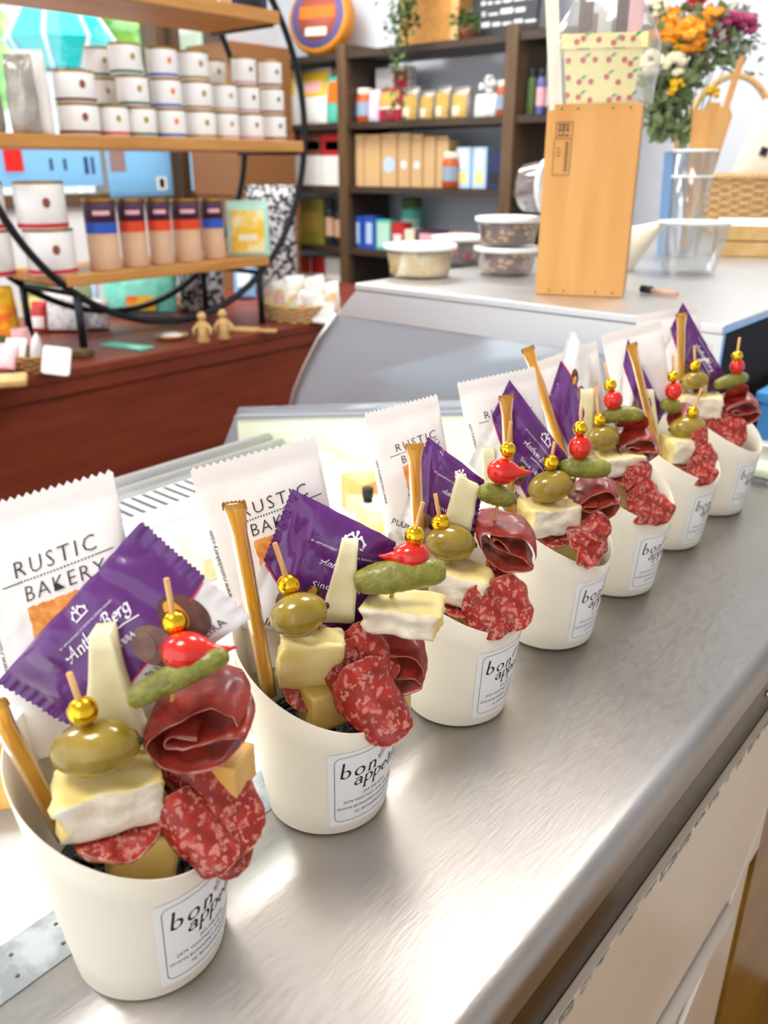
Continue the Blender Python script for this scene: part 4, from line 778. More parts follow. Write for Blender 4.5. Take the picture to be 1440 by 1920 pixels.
CUPS = [
 dict(base=(285, 1757), lab=-27,
  bag=[(-62, 962), (212, 886), (300, 1340), (35, 1425)], bb=(.034, .034, .018, .018), bt=(.555, .285, .60),
  choc=[(-8, 1280), (262, 980), (470, 1160), (160, 1372)], cb=(.012, .028, .010, .002), ct=dict(tx=.52, ty=.40, ch=((.63, .74), (.82, .70)), plum=(.70, .90), line=(.97, .58)),
  honey=((-14, 1318), (98, 1520), 40, (-.012, -.012)), wedge=([(168, 1192), (207, 1190), (272, 1400), (158, 1395)], -.006),
  A=dict(top=(130, 1262), bead=(155, 1333, 29), back=-.022, items=[
    ('olive', 179, 1402, -.022, 85, 54, 9, 0), ('brie', 205, 1490, -.020, 190, 120, 92, 22, 0, 0), ('cube', 266, 1580, -.018, 122, 100, 100, 26, 0, 16)]),
  B=dict(top=(312, 1085), bead=(327, 1167, 25), back=.004, items=[
    ('pepper', 349, 1222, -.006, 45, 2, 50), ('pickle', 335, 1272, -.012, 104, 27, 26, 0, 6), ('ribbon', 374, 1344, .002, .95, 0, 1, 58),
    ('orange_cube', 412, 1436, .004, 112, 80, 74, -18, 0, 0)]),
  S=[(388, 1496, -.014, 128, -54, 8, 1.8, .05), (366, 1566, -.030, 90, -50, 14, 1.9, .05), (402, 1570, -.022, 84, -54, 10, 1.6, .06)]),
 dict(base=(614, 1488), lab=-44,
  bag=[(357, 884), (592, 822), (668, 1190), (452, 1262)], bb=(.034, .034, .018, .018), bt=(.60, .27, .58),
  choc=[(548, 918), (742, 1016), (680, 1200), (446, 1178)], cb=(.014, .008, .004, .010), ct=dict(tx=.64, ty=.36, ch=((.30, .68), (.48, .62)), plum=(.34, .90), line=(.50, .95)),
  honey=((438, 942), (492, 1236), 33, (-.004, -.010)), wedge=([(641, 1018), (672, 1020), (664, 1170), (600, 1165)], -.004),
  A=dict(top=(515, 1018), bead=(541, 1096, 22), back=-.016, items=[
    ('olive', 560, 1152, -.028, 55, 41, 16, .2), ('brie', 580, 1238, -.018, 114, 44, 172, 6, -30, 8, [(0, 1), (2, -1)]), ('cube', 604, 1318, -.012, 72, 64, 80, 34, 0, 0)]),
  B=dict(top=(793, 942), bead=(777, 1004, 20), back=.000, items=[
    ('pepper', 772, 1043, -.002, 33, 182, 30), ('pickle', 750, 1082, -.006, 87, 32, 8, 0, 4), ('brie', 756, 1148, -.002, 142, 96, 54, -14, 0, 0),
    ('ribbon', 738, 1228, .000, .62, -28, 1, 44), ('cube', 742, 1300, .004, 50, 44, 62, 10, 0, 0)]),
  S=[(690, 1232, -.016, 66, -58, 12, 1.2, .06), (702, 1318, -.040, 86, -62, 6, 1.5, .06), (672, 1276, -.026, 82, -66, 20, 1.8, .05)]),
 dict(base=(854, 1308), lab=-37,
  bag=[(684, 778), (820, 742), (870, 1020), (735, 1075)], bb=(.034, .034, .018, .018), bt=(.62, .27, .60),
  choc=[(803, 820), (908, 900), (880, 1050), (742, 1002)], cb=(.016, .008, .004, .012), ct=dict(tx=.62, ty=.36, ch=((.30, .72), (.5, .70)), txt=True, line=(.6, .9)),
  honey=((777, 833), (784, 1010), 26, (.0, -.008)), wedge=([(858, 893), (899, 915), (882, 1000), (832, 985)], -.002),
  A=dict(top=(816, 926), bead=(826, 980, 18), back=-.014, items=[
    ('olive', 845, 1018, -.016, 48, 35, -6, .25), ('brie', 868, 1092, -.016, 106, 84, 62, -22, 0, 6), ('cube', 884, 1164, -.012, 72, 58, 66, 28, 0, 0)]),
  B=dict(top=(958, 790), bead=(952, 843, 15.5), back=.002, items=[
    ('pepper', 942, 884, .0, 29, -4, 27), ('pickle', 931, 930, .0, 37, 20, -14, .3, 2),
    ('ribbon', 948, 1008, .0, .58, -38, 1, 40), ('cube', 935, 1085, .004, 44, 40, 50, 10, 0, 0)]),
  S=[(945, 1088, -.016, 44, -50, 30, .9, .10), (958, 1130, -.036, 54, -60, 10, 1.1, .08), (918, 1146, -.042, 56, -62, 18, 1.5, .06)]),
 dict(base=(1026, 1178), lab=-36,
  bag=[(857, 720), (1003, 690), (1045, 920), (905, 960)], bb=(.034, .034, .018, .018), bt=(.52, .30, .56),
  choc=[(956, 713), (1068, 862), (1012, 975), (878, 872)], cb=(.016, .006, .002, .014), ct=dict(tx=.62, ty=.34, ch=((.38, .74), (.55, .66)), line=(.42, .92), plum=(.6, .9)),
  honey=((949, 742), (956, 930), 21, (.002, .0)), wedge=([(905, 845), (928, 845), (936, 930), (908, 930)], .004),
  A=dict(top=(1040, 828), bead=(1033, 867, 15), back=-.012, items=[
    ('olive', 1032, 912, -.014, 43, 31, 14, 0), ('brie', 1028, 966, -.012, 98, 80, 54, 16, 0, 0), ('cube', 1042, 1030, -.008, 68, 58, 72, 26, 0, 6)]),
  B=dict(top=(1090, 762), bead=(1088, 803, 14), back=.000, items=[
    ('pepper', 1088, 838, -.002, 23, 80, 0), ('pickle', 1097, 878, -.004, 48, 20, -2, 0, 1),
    ('ribbon', 1112, 932, -.002, .46, 4, 1, 34), ('cube', 1100, 985, .004, 44, 40, 50, 5, 0, 0)]),
  S=[(1108, 1000, -.036, 42, 40, 15, 1.1, .22), (1094, 1032, -.047, 36, -50, 20, -1.2, .20)]),
 dict(base=(1148, 1087), lab=-44,
  bag=[(1000, 682), (1118, 640), (1150, 840), (1040, 870)], bb=(.034, .034, .018, .018), bt=(.5, .3, .5), notext=True,
  choc=[(1092, 880), (1022, 770), (1072, 612), (1128, 712)], cb=(.004, .020, .028, .012), ct=dict(tx=.5, ty=.34, ch=((.40, .62), (.62, .66)), txt=False, line=(.55, .6)),
  honey=((989, 652), (1058, 860), 19, (.010, .004)), wedge=([(1090, 732), (1114, 732), (1112, 840), (1078, 836)], .002),
  A=dict(top=(1116, 726), bead=(1124, 787, 12.5), back=-.010, items=[
    ('olive', 1130, 822, -.012, 33, 25, 8, .3), ('brie', 1160, 866, -.010, 82, 66, 40, 10, 0, 0), ('cube', 1160, 920, -.008, 58, 50, 60, 20, 0, 0)]),
  B=dict(top=(1134, 680), bead=(1144, 722, 12), back=.004, items=[
    ('pepper', 1150, 750, .002, 18.5, 80, 0), ('pickle', 1166, 784, .0, 42, 15, 4, 0, 8),
    ('ham', 1186, 796, .002, 30, -6, -60, .8, .1), ('ribbon', 1192, 830, -.002, .38, -12, 1, 28), ('cube', 1186, 868, .004, 38, 34, 44, 8, 0, 0)]),
  S=[(1210, 902, -.032, 42, -66, 18, 1.2, .14), (1234, 952, -.048, 34, -56, 0, 1.0, .14), (1212, 945, -.046, 40, -64, 20, 1.3, .12)]),
 dict(base=(1243, 1006), lab=-40,
  bag=[(1127, 630), (1240, 602), (1262, 770), (1160, 800)], bb=(.034, .034, .018, .018), bt=(.3, .45, .45), notext=True,
  choc=[(1178, 636), (1246, 770), (1214, 836), (1158, 748)], cb=(.016, .006, .002, .012), ct=dict(tx=.6, ty=.34, ch=((.42, .72),), txt=False, line=(.45, .85)),
  honey=((1184, 645), (1228, 830), 16, (.0, -.004)), wedge=([(1206, 728), (1226, 732), (1238, 828), (1222, 828)], -.002),
  A=dict(top=(1316, 728), bead=(1299, 773, 11.5), back=-.010, items=[
    ('olive', 1289, 801, -.010, 34, 22, 8, 0, -1), ('brie', 1282, 840, -.010, 72, 58, 46, 10, 0, 0), ('cube', 1280, 882, -.008, 50, 44, 54, 16, 0, 0)]),
  B=dict(top=(1262, 666), bead=(1262, 706, 11), back=.006, items=[
    ('pepper', 1263, 733, .004, 16.5, 80, 0), ('pickle', 1258, 762, .002, 22, 13, -10, .4, 1), ('ribbon', 1280, 784, .004, .28, 10, 1, 22), ('cube', 1280, 820, .008, 34, 30, 40, 5, 0, 0)]),
  S=[(1326, 840, -.028, 40, -72, 20, 1.5, .10), (1318, 882, -.046, 30, -40, 10, 1.0, .12)]),
 dict(base=(1328, 946), lab=-40,
  bag=[(1190, 592), (1308, 574), (1326, 720), (1216, 750)], bb=(.034, .034, .018, .018), bt=(.3, .4, .4), notext=True,
  choc=[(1281, 568), (1362, 708), (1310, 772), (1222, 690)], cb=(.016, .006, .002, .014), ct=dict(tx=.58, ty=.24, ch=((.5, .66),), line=(.40, .88), plum=(.5, .9)),
  honey=((1278, 588), (1276, 720), 16, (.004, .0)), wedge=([(1304, 674), (1330, 672), (1326, 740), (1300, 740)], .0),
  A=dict(top=(1302, 648), bead=(1303, 686, 10.5), back=-.006, items=[
    ('olive', 1303, 713, -.008, 26, 17, 6, 0, -1), ('brie', 1312, 758, -.006, 76, 56, 40, -10, 0, 0), ('cube', 1318, 800, -.004, 44, 40, 46, 14, 0, 0)]),
  B=dict(top=(1387, 633), bead=(1382, 668, 10.5), back=.002, items=[
    ('pepper', 1382, 687, .0, 14, 80, 0), ('pickle', 1370, 714, -.002, 33, 12.5, 13, 0, 0), ('ham', 1380, 738, .0, 24, 12, -56, .5, .1), ('ribbon', 1384, 762, -.002, .36, -6, 1, 26), ('cube', 1356, 790, .004, 34, 30, 40, 5, 0, 0)]),
  S=[(1366, 806, -.030, 40, -40, 10, .5, .08), (1352, 782, -.020, 34, -30, 20, .8, .10)]),
]
for k, c in enumerate(CUPS):
    base = onz(*c['base'], ZT); base[2] = ZT + .0004
    scoop_cup(k, base, c['lab'])
    tx, ty, tw = c['bt']; cracker_bag(k, base, c['bag'], c['bb'], tx, ty, tw, not c.get('notext'))
    choc_packet(k, base, c['choc'], c['cb'], **c['ct'])
    honey_stick(k, base, *c['honey']); wedge(k, base, *c['wedge'])
    fA = base + AZ * .060 + AR * .004 - AH * .006; fB = base + AZ * .060 + AR * .014 + AH * .008
    skewer(k, base, c['A'], 'A', fA); skewer(k, base, c['B'], 'B', fB)
    for q, (x, y, bk, R, ang, tilt, bend, ruf) in enumerate(c['S']):
        ce = onp(x, y, base, bk); ef, eo = frame(ang, tilt)
        solo('salami_slice', slice_disc(ce, ef, eo, pxm(ce, R), bend, .0014, ruf, k * 7 + q, 1, 3), ['salami', 'salami_rim'],
             '%s folded salami slice over the rim of the %s cup from the tall glass case' % (['upper', 'lower', 'inner'][q], ORD[k]), 'salami', ce, group='folded salami slices on the cups', world=True)
# ================================================================== GOODS ON THE BOOKCASE (placed from photo pixels on the shelf front plane)
YB = 3.25
def brect(x0, x1, yt, shelf, d=.0):
    z0 = BSH[shelf] + .0008; ym = yt + 40; A = ony(x0, ym, YB + d); B = ony(x1, ym, YB + d); h = ony((x0 + x1) / 2, yt, YB + d)[2] - z0
    return (A[0] + B[0]) / 2, abs(B[0] - A[0]) * .985, h, z0
def bpouch(x0, x1, yt, sh, m, label, cat, panels=(), group=None, dep=.07, crinkle=.002, d=0, name='food_pouch'):
    X, w, h, z = brect(x0, x1, yt, sh, d); return pouch(name, label, cat, (X, YB + d + dep / 2, z), w, h / 1.035, dep, 0, m, panels, group, crinkle=crinkle, seed=x0)
def bcarton(x0, x1, yt, sh, m, label, cat, panels=(), group=None, dep=.07, d=0, name='food_carton'):
    X, w, h, z = brect(x0, x1, yt, sh, d); return carton(name, label, cat, (X, YB + d + dep / 2, z), w, h, dep, 0, m, panels, group)
def bjar(x0, x1, yt, sh, label, body, lid, lab, cat='jar', group=None, name='food_jar', d=0):
    X, w, h, z = brect(x0, x1, yt, sh, d); r = w / 2; t = thing(name, label, cat, (X, YB + r + d, z), group=group)
    part(t, 'body', lathe([(r * .9, 0), (r, .006), (r, h * .7), (r * .8, h * .82)], 24), body); part(t, 'lid', lathe([(r * .84, h * .82), (r * .86, h * .83), (r * .86, h - .003), (r * .82, h)], 24), lid)
    part(t, 'label_panel', ring_patch(r * 1.01, h * .2, h * .6, -math.pi * .95, -math.pi * .05), lab)
    return t
# middle bay, upper shelf (index 1)
bjar(661, 687, 165, 1, 'amber jar with pale lid at the bookcase post beside lilac pouch', 'jar_orange', 'cream', 'jar_label', group='amber sauce jars')
bpouch(686, 706, 167, 1, 'lilac', 'narrow lilac pouch beside the amber jar on the bookcase', 'pouch')
bcarton(704, 768, 126, 1, 'card', 'pale grey and crimson carton behind the crimson pasta pouch', 'carton', [(.1, .95, .62, .93, 'crimson')], d=.12, dep=.05)
bpouch(705, 747, 164, 1, 'crimson', 'crimson and gold snack pouch with cream band on the bookcase', 'pouch', [(-.8, .8, .5, .92, 'pasta'), (-.95, .95, .38, .47, 'cream')])
for i, (a, b, lb) in enumerate([(749, 780, 'next to the crimson pouch'), (782, 809, 'second from the crimson pouch'), (811, 839, 'third from the crimson pouch'), (841, 874, 'next to the white bow bag')]):
    bpouch(a, b, 160 + (2, 8, 0, 2)[i], 1, 'silverbag', 'clear bag of golden pasta on the bookcase, %s' % lb, 'pasta bag', [(-.85, .85, .04, .8, 'pasta'), (-.6, .2, .1, .4, 'cream')], 'pasta bags on the bookcase', name='pasta_bag')
X, w, h, z = brect(882, 924, 175, 1); t = thing('treat_bag', 'white dotted treat bag tied with a big white bow on the bookcase', 'treat bag', (X, YB + .04, z))
part(t, 'body', pouch_geo(w, .06, h, 4, .003), 'floral'); rs = random.Random(5)
for k in range(7): a = k * .9; part(t, 'bow_loop', move(roty(rotz(sphere(.022, (0, 0, 0), 10, 8, (1, .25, .7)), a), .5 - k * .16), (rs.uniform(-.03, .03), -.01, h + rs.uniform(.0, .06))), 'tin_white')
bjar(924, 950, 150, 1, 'amber jar with pale lid beside the white bow bag', 'jar_orange', 'cream', 'jar_label', group='amber sauce jars')
# middle bay, kraft row (index 2)
kb = [(657, 682), (683, 713), (715, 744), (746, 769), (771, 792), (794, 816), (818, 840)]
for i, (a, b) in enumerate(kb):
    t = bcarton(a, b, (252, 252, 250, 250, 252, 256, 262)[i], 2, 'kraft', 'tall kraft paper bag, %s from the bookcase post with the shelf of amber jars' % ['first', 'second', 'third', 'fourth', 'fifth', 'sixth', 'seventh'][i], 'paper bag', (), 'kraft paper bags', name='kraft_bag', dep=.09)
    X, w, h, z = brect(a, b, 255, 2); part(t, 'rolled_top', tube([(-w * .48, -.043, h * .97), (w * .48, -.043, h * .97)], .006, 8), 'kraft'); part(t, 'side_fold', box(.002, .001, h * .9, 0, (w * .44, -.0455, .01)), 'tan', smooth=False)
    if i in (2, 3, 4):
        X, w, h, z = brect(a, b, 250, 2); r = w * (.38 if i == 2 else .26); V, F = ellipse2d(0, h * .42, r, r, 0, 16, 3)
        part(t, 'round_sticker', (np.array([(x, -.0455, y) for x, y in V]), F), 'paleblue' if i == 2 else 'tin_white')
bjar(822, 850, 285, 2, 'amber jar with pale lid in front of the kraft bags', 'jar_orange', 'cream', 'jar_label', group='amber sauce jars', d=-.045)
for i, (a, b) in enumerate([(855, 882), (885, 912)]): bcarton(a, b, 276, 2, 'paleblue', ['pale blue carton with yellow mark next to the kraft bags', 'pale blue carton with yellow mark next to the navy carton'][i], 'carton', [(-.6, .6, .12, .4, 'lemon'), (-.4, .4, .5, .95, 'tin_white')], 'pale blue cartons')
bcarton(914, 943, 281, 2, 'navy', 'navy blue carton at the end of the kraft bag shelf', 'carton', [(-.7, .7, .15, .4, 'slate')])
# middle bay, lower shelf (index 3)
for i, (a, b) in enumerate([(659, 679), (681, 703)]): bcarton(a, b, 405, 3, 'royal', ['royal blue carton with white figure next to the bookcase post', 'royal blue carton with white figure next to the mint tin'][i], 'carton', [(-.5, .5, .15, .8, 'paleblue')], 'royal blue cartons')
bcarton(705, 732, 412, 3, 'teal', 'mint green patterned carton on the lower bookcase shelf', 'carton', [(-.8, .8, .1, .9, 'mint')])
bjar(742, 776, 372, 3, 'tall teal and white patterned canister at the back of the lower shelf', 'teal', 'leaf', 'mint', 'canister', d=.12, name='canister')
bcarton(734, 756, 418, 3, 'red', 'small red and white carton on the lower bookcase shelf', 'carton', [(-.7, .7, .3, .6, 'tin_white')])
bcarton(758, 776, 430, 3, 'cream', 'small cream carton beside the red carton on the lower shelf', 'carton')
bcarton(780, 836, 432, 3, 'plum', 'low dark plum carton on the lower bookcase shelf', 'carton', [(-.8, .8, .5, .85, 'pinkcloth')])
bcarton(840, 888, 436, 3, 'tan', 'low tan carton with dark lettering band on the lower shelf', 'carton', [(-.8, .8, .4, .7, 'ink')])
# left bay
bcarton(520, 552, 132, 1, 'tin_white', 'white and yellow rice pack half hidden behind the iron hoop', 'food pack', [(-1, 1, .55, 1, 'yellow'), (-.6, .6, .65, .8, 'pinkcloth')], 'yellow topped food packs')
bpouch(556, 610, 127, 1, 'card', 'white food pack with yellow top next to the green pouch', 'food pack', [(-.96, .96, .52, .97, 'yellow'), (-.6, .6, .6, .78, 'pinkcloth')], 'yellow topped food packs', dep=.09, crinkle=.001)
bpouch(606, 638, 140, 1, 'teal', 'bright green snack pouch with orange picture at the post', 'pouch', [(-.6, .8, .45, .9, 'orange2')], d=-.02)
for i, (a, b, c1, lb) in enumerate([(528, 566, 'crimson', 'pink topped white food pack beside the iron hoop'), (568, 604, 'rust', 'white food pack with dull brown top next to the red one'), (602, 640, 'red', 'white food pack with red top at the bookcase post')]):
    bcarton(a, b, 250, 2, 'card', lb, 'food pack', [(-1, 1, .58, 1, c1), (-.55, .75, .68, .85, 'pinkcloth')], 'white food packs')
bcarton(562, 605, 372, 3, 'olivebox', 'olive gold foil box on the bookcase by the dark bottles', 'box', [(-.6, .6, .3, .7, 'goldy')])
for i, (a, b) in enumerate([(606, 620), (622, 638)]): bjar(a, b, 372 + 6 * i, 3, ['slim dark bottle next to the olive gold box', 'slim dark bottle next to the bookcase post'][i], 'slate', 'ink', 'tan', 'bottle', 'dark bottles', 'bottle')
for i, (a, b, c1) in enumerate([(560, 583, 'orange'), (585, 610, 'red'), (612, 638, 'silver')]): bcarton(a, b, 482, 4, 'card', '%s and white carton on the bookcase above the packet basket' % ['orange', 'red', 'grey'][i], 'carton', [(-1, 1, .62, 1, c1), (-.6, .6, .2, .5, c1)], 'red and white cartons')
# right bay bottles
for i, (a, b, c1) in enumerate([(985, 1001, 'leaf'), (1003, 1018, 'wheelpurple'), (1020, 1036, 'navy')]): bjar(a, b, 128, 1, '%s bottle with dark neck behind the wooden box' % ['green', 'violet', 'navy'][i], c1, 'slate', 'pinkcloth' if i else 'leaf', 'bottle', 'bottles in the bookcase bay by the wooden box', 'bottle')
# on top of the bookcase
P = ony(585, 105, 3.26); t = thing('display_cheese', 'orange wax cheese with purple printed label propped on the bookcase', 'cheese', (P[0], 3.30, BSH[0] + .012), (math.radians(-12), 0, .28))
r = .165; g = rotx(lathe([(r * .93, -.05), (r, -.035), (r, .035), (r * .93, .05)], 48), math.pi / 2); part(t, 'rind', move(g, (0, .02, r)), 'wheel')
F_ = lambda rr, y: move(rotx(lathe([(.0005, 0), (rr, 0), (rr, .001)], 40), math.pi / 2), (0, y, r))
part(t, 'label_ring', F_(r * .86, -.0305), 'wheelpurple'); part(t, 'label_centre', F_(r * .66, -.0322), 'wheelred')
part(t, 'label_band', box(r * 1.15, .001, r * .32, 0, (0, -.0345, r * .95)), 'orange2', smooth=False); part(t, 'label_white', box(r * .7, .001, r * .22, 0, (0, -.0345, r * .48)), 'cream', smooth=False)
A, B = ony(757, 80, 3.3), ony(868, 80, 3.3); t = thing('planter', 'square wooden planter box on top of the bookcase', 'planter', ((A[0] + B[0]) / 2, 3.36, BSH[0] + .0008))
w = B[0] - A[0]; part(t, 'box', join(bx(-w / 2, w / 2, -.09, -.075, 0, .27), bx(-w / 2, w / 2, .075, .09, 0, .27), bx(-w / 2, -w / 2 + .015, -.075, .075, 0, .27), bx(w / 2 - .015, w / 2, -.075, .075, 0, .27), bx(-w / 2, w / 2, -.075, .075, 0, .02)), 'shelf_wood', smooth=False)
for x in (-w / 2 + .02, w / 2 - .02): part(t, 'corner_batten', bx(x - .018, x + .018, -.1, -.09, 0, .28), 'light_wood', smooth=False)
part(t, 'soil', bx(-w / 2 + .016, w / 2 - .016, -.074, .074, .2, .25), 'post_wood', smooth=False)
def leafy(pts, n, s, seed):
    rs = random.Random(seed); V = []; F = []
    for k in range(n):
        i = rs.randrange(len(pts) - 1); f = rs.random(); p = np.array(pts[i]) * (1 - f) + np.array(pts[i + 1]) * f + np.array([rs.gauss(0, s * 1.1), rs.gauss(0, s * .7), rs.gauss(0, s * .6)])
        d = nrm([rs.uniform(-1, 1), rs.uniform(-1, .3), rs.uniform(-1, .2)]) * s * rs.uniform(.7, 1.3); q = nrm(np.cross(d, [rs.random(), rs.random(), 1])) * s * .32; b = len(V)
        V += [p, p + d * .5 + q, p + d, p + d * .5 - q]; F += [(b, b + 1, b + 2, b + 3)]
    return np.array(V), F
t = thing('trailing_plant', 'green trailing plant spilling from the wooden planter down the bookcase', 'plant', ((A[0] + B[0]) / 2 - .05, 3.33, BSH[0] + .25))
pt = [(.0, 0, .12), (.02, -.08, .08), (.04, -.19, -.02), (.03, -.215, -.2), (.02, -.22, -.36), (.0, -.22, -.56)]
part(t, 'vines', join(*[tube([(x + dx, y, z) for x, y, z in pt[:6 - k]], .0025, 5) for k, dx in enumerate((-.01, .03, .06))]), 'leaf'); part(t, 'leaves', join(leafy(pt[:4], 420, .036, 1), leafy(pt[2:], 220, .028, 2)), 'leaf', smooth=False, stuff=True)
t = thing('small_plant', 'little green leafy plant beside the black chalkboard', 'plant', (ony(873, 70, 3.22)[0], 3.245, BSH[0] + .0008))
part(t, 'pot', lathe([(.03, 0), (.04, .05), (.036, .05), (.03, .01)], 16), 'rust'); part(t, 'leaves', leafy([(0, 0, .05), (.01, -.01, .09), (.03, -.03, .06)], 120, .03, 5), 'leaf', smooth=False, stuff=True)
A, B = ony(878, 66, 3.3), ony(1000, 56, 3.3); w = B[0] - A[0]; t = thing('chalkboard', 'round topped black chalkboard with white chalk writing on the bookcase', 'chalkboard', ((A[0] + B[0]) / 2, 3.32, BSH[0] + .012), (math.radians(-8), 0, 0))
pl = [(-w / 2, 0.02), (-w / 2 + .03, 0), (w / 2 - .03, 0), (w / 2, .02)] + [(w / 2 * math.cos(a), .26 + .09 * math.sin(a)) for a in np.linspace(0, math.pi, 15)]
part(t, 'board', prism(pl, -.012, .012), 'slate', smooth=False); rs = random.Random(11)
for k in range(6):
    z = .035 + k * .042; x = -w * .38 + rs.random() * .04; L = []
    while x < w * .36: l = rs.uniform(.02, .06); L.append(bx(x, x + l, -.0135, -.0125, z, z + rs.uniform(.008, .02))); x += l + .012
    part(t, 'chalk_line', join(*L), 'chalk', smooth=False)
# stacked cartons in the corner
for i, (x0, x1, z0, z1, y) in enumerate([(-3.55, -3.18, .0, .38, 2.72), (-3.55, -3.20, .38, .70, 2.73), (-3.56, -3.19, .70, 1.0, 2.72), (-3.54, -3.19, 1.0, 1.22, 2.73), (-3.55, -3.20, 1.22, 1.5, 2.72), (-3.54, -3.22, 1.5, 1.86, 2.73)]):
    t = thing('cardboard_box', 'brown cardboard box, %s from the floor in the corner stack' % ['first', 'second', 'third', 'fourth', 'fifth', 'sixth'][i], 'box', ((x0 + x1) / 2, y + .17, z0), group='corner stack of boxes')
    w = x1 - x0; part(t, 'body', box(w, .36, z1 - z0 - .002, .004), 'brownbox', smooth=False); part(t, 'tape', box(w * 1.002, .05, .001, 0, (0, 0, z1 - z0 - .002)), 'tan', smooth=False)
t = thing('dark_hanging_bag', 'black cloth bag hanging by the corner above the boxes', 'bag', (-3.30, 2.70, 1.95), group=None); part(t, 'body', move(pouch_geo(.26, .1, .5, 2, .01), (0, 0, 0)), 'black'); part(t, 'strap', tube([(-.08, 0, .48), (-.05, 0, .7), (.05, 0, .7), (.08, 0, .48)], .008, 6), 'black')
part(t, 'hook', tube([(0, 0, .66), (0, 0, .80)], .004, 5), 'iron')

# ================================================================== GOODS ON THE RING SHELF
SH = [(a + .0008, b) for a, b in SH]; XR = RX0 - .055; YAW = math.radians(62)
def rrow(x, y, w, X=XR):
    P = onx(x, y, X); return P[1], w * depth(P) / FPX / 2
G = 'white nut tins on the ring shelf'
ch = .0785
for (x, w, band, n, dx, nm, em) in [(152, 74, 'brown', 2, 0, 'brown', 'rust'), (216, 57, 'red', 1, 0, 'red', 'goldy'), (266, 58, 'green', 3, -8, 'green', 'goldy'), (322, 55, 'blue', 3, -3, 'blue', 'orange2'), (378, 56, 'goldy', 3, -3, 'gold', 'goldy'), (426, 46, 'tan', 2, 0, 'tan', 'goldy'), (472, 45, 'pink', 3, -4, 'pink', 'rust'), (516, 42, 'rust', 3, -2, 'rusty', 'ink_grey')]:
    for l in range(n):
        y, r = rrow(x + dx * l, 258, w); nm2 = {1: ['alone on the shelf'], 2: ['bottom of its pair', 'top of its pair'], 3: ['bottom of its stack', 'middle of its stack', 'top of its stack']}[n][l]
        tin('nut_tin', 'white nut tin with %s band and gold lid, %s' % (nm, nm2), (XR, y, SH[1][0] + l * ch), r, ch - .0005, band, G, math.radians(-32 + l * 3), em)
for (x, n, band, nm) in [(200, 3, 'green', 'green'), (405, 3, 'grey', 'grey')]:
    for l in range(n):
        y, r = rrow(x, 240, 50, XR - .13); tin('nut_tin', 'white nut tin with %s band in the back row, %s of its stack' % (nm, ['bottom', 'middle', 'top'][l]), (XR - .13, y, SH[1][0] + l * ch), r, ch - .0005, band, G, -.5)
for i, (x0, x1, yt) in enumerate([(-60, 20, 96), (14, 66, 104), (50, 112, 92)]):
    a, b = onx(x0, 240, XR), onx(x1, 240, XR); h = onx((x0 + x1) / 2, yt, XR)[2] - SH[1][0]; dd = .03 if i == 1 else -.03
    k_ = depth(a) / FPX; pouch('nut_bag', ['crumpled silver foil bag half hidden at the end of the ring shelf', 'crumpled clear and white bag in front of the silver bags', 'white paper nut bag with tan print beside the brown banded tins'][i], 'bag', (XR + dd, (a[1] + b[1]) / 2, SH[1][0]), (x1 - x0) * k_ * .98, h / 1.04, .07, HEAD, 'silverbag' if i < 2 else 'card', [(-.5, .5, .2, .45, 'tan'), (-.4, .4, .5, .56, 'seal')] if i == 2 else [], 'nut bags on the ring shelf', crinkle=.008 if i < 2 else .003, seed=i * 9)
# lower shelf: large tins, canisters, pouch
for i, (x, l) in enumerate([(12, 0), (12, 1), (103, 0), (97, 1)]):
    y, r = rrow(x, 480, 118 if i > 1 else 70); r = .066 if i > 1 else .058
    tin('large_nut_tin', 'large white nut tin with red band, %s of the %s pair' % (['bottom', 'top'][l], ['half hidden end', 'front'][i // 2]), (XR - (.02 if i > 1 else .09), y, SH[0][0] + l * .1205), r, .120, 'red', 'large nut tins on the ring shelf', math.radians(-35), 'rust', .12)
for i, (x0, x1, c1, lb) in enumerate([(167, 226, 'royal', 'next to the large tins'), (229, 279, 'orange', 'next to the blue banded one'), (282, 326, 'orange', 'in the middle of the five'), (328, 380, 'orange', 'second from the yellow pouch'), (382, 424, 'royal', 'next to the yellow pouch')]):
    P = onx((x0 + x1) / 2, 480, XR); r = (x1 - x0) * depth(P) / FPX / 2 * .97; h = onx((x0 + x1) / 2, 372, XR)[2] - SH[0][0]
    t = thing('canister', 'cardboard canister with plum top and %s band, %s' % ('blue' if c1 == 'royal' else 'orange', lb), 'canister', (XR, P[1], SH[0][0]), group='plum topped canisters')
    part(t, 'body', lathe([(r * .98, 0), (r, .003), (r, h * .52)], 28), 'tan'); part(t, 'colour_band', lathe([(r, h * .52), (r, h * .68)], 28, False, False), c1); part(t, 'upper_wrap', lathe([(r, h * .68), (r, h - .006), (r * .97, h - .005)], 28), 'plum')
    part(t, 'metal_rim', lathe([(r * 1.015, h - .007), (r * 1.015, h), (r * .95, h), (r * .95, h - .004)], 28), 'tin_gold')
    part(t, 'lettering', ring_patch(r * 1.006, h * .78, h * .84, -1.0, .1), 'pinkcloth', smooth=False)
a, b = onx(424, 470, XR), onx(502, 470, XR); h = onx(460, 374, XR)[2] - SH[0][0]
pouch('snack_pouch', 'mint topped pouch with yellow lemon picture beside the canisters', 'pouch', (XR + .01, (a[1] + b[1]) / 2, SH[0][0]), 80 * depth(a) / FPX, h / 1.05, .07, HEAD, 'mint', [(-.75, .8, .08, .86, 'yellowprint'), (-.4, .5, .3, .42, 'cream')], crinkle=.003)
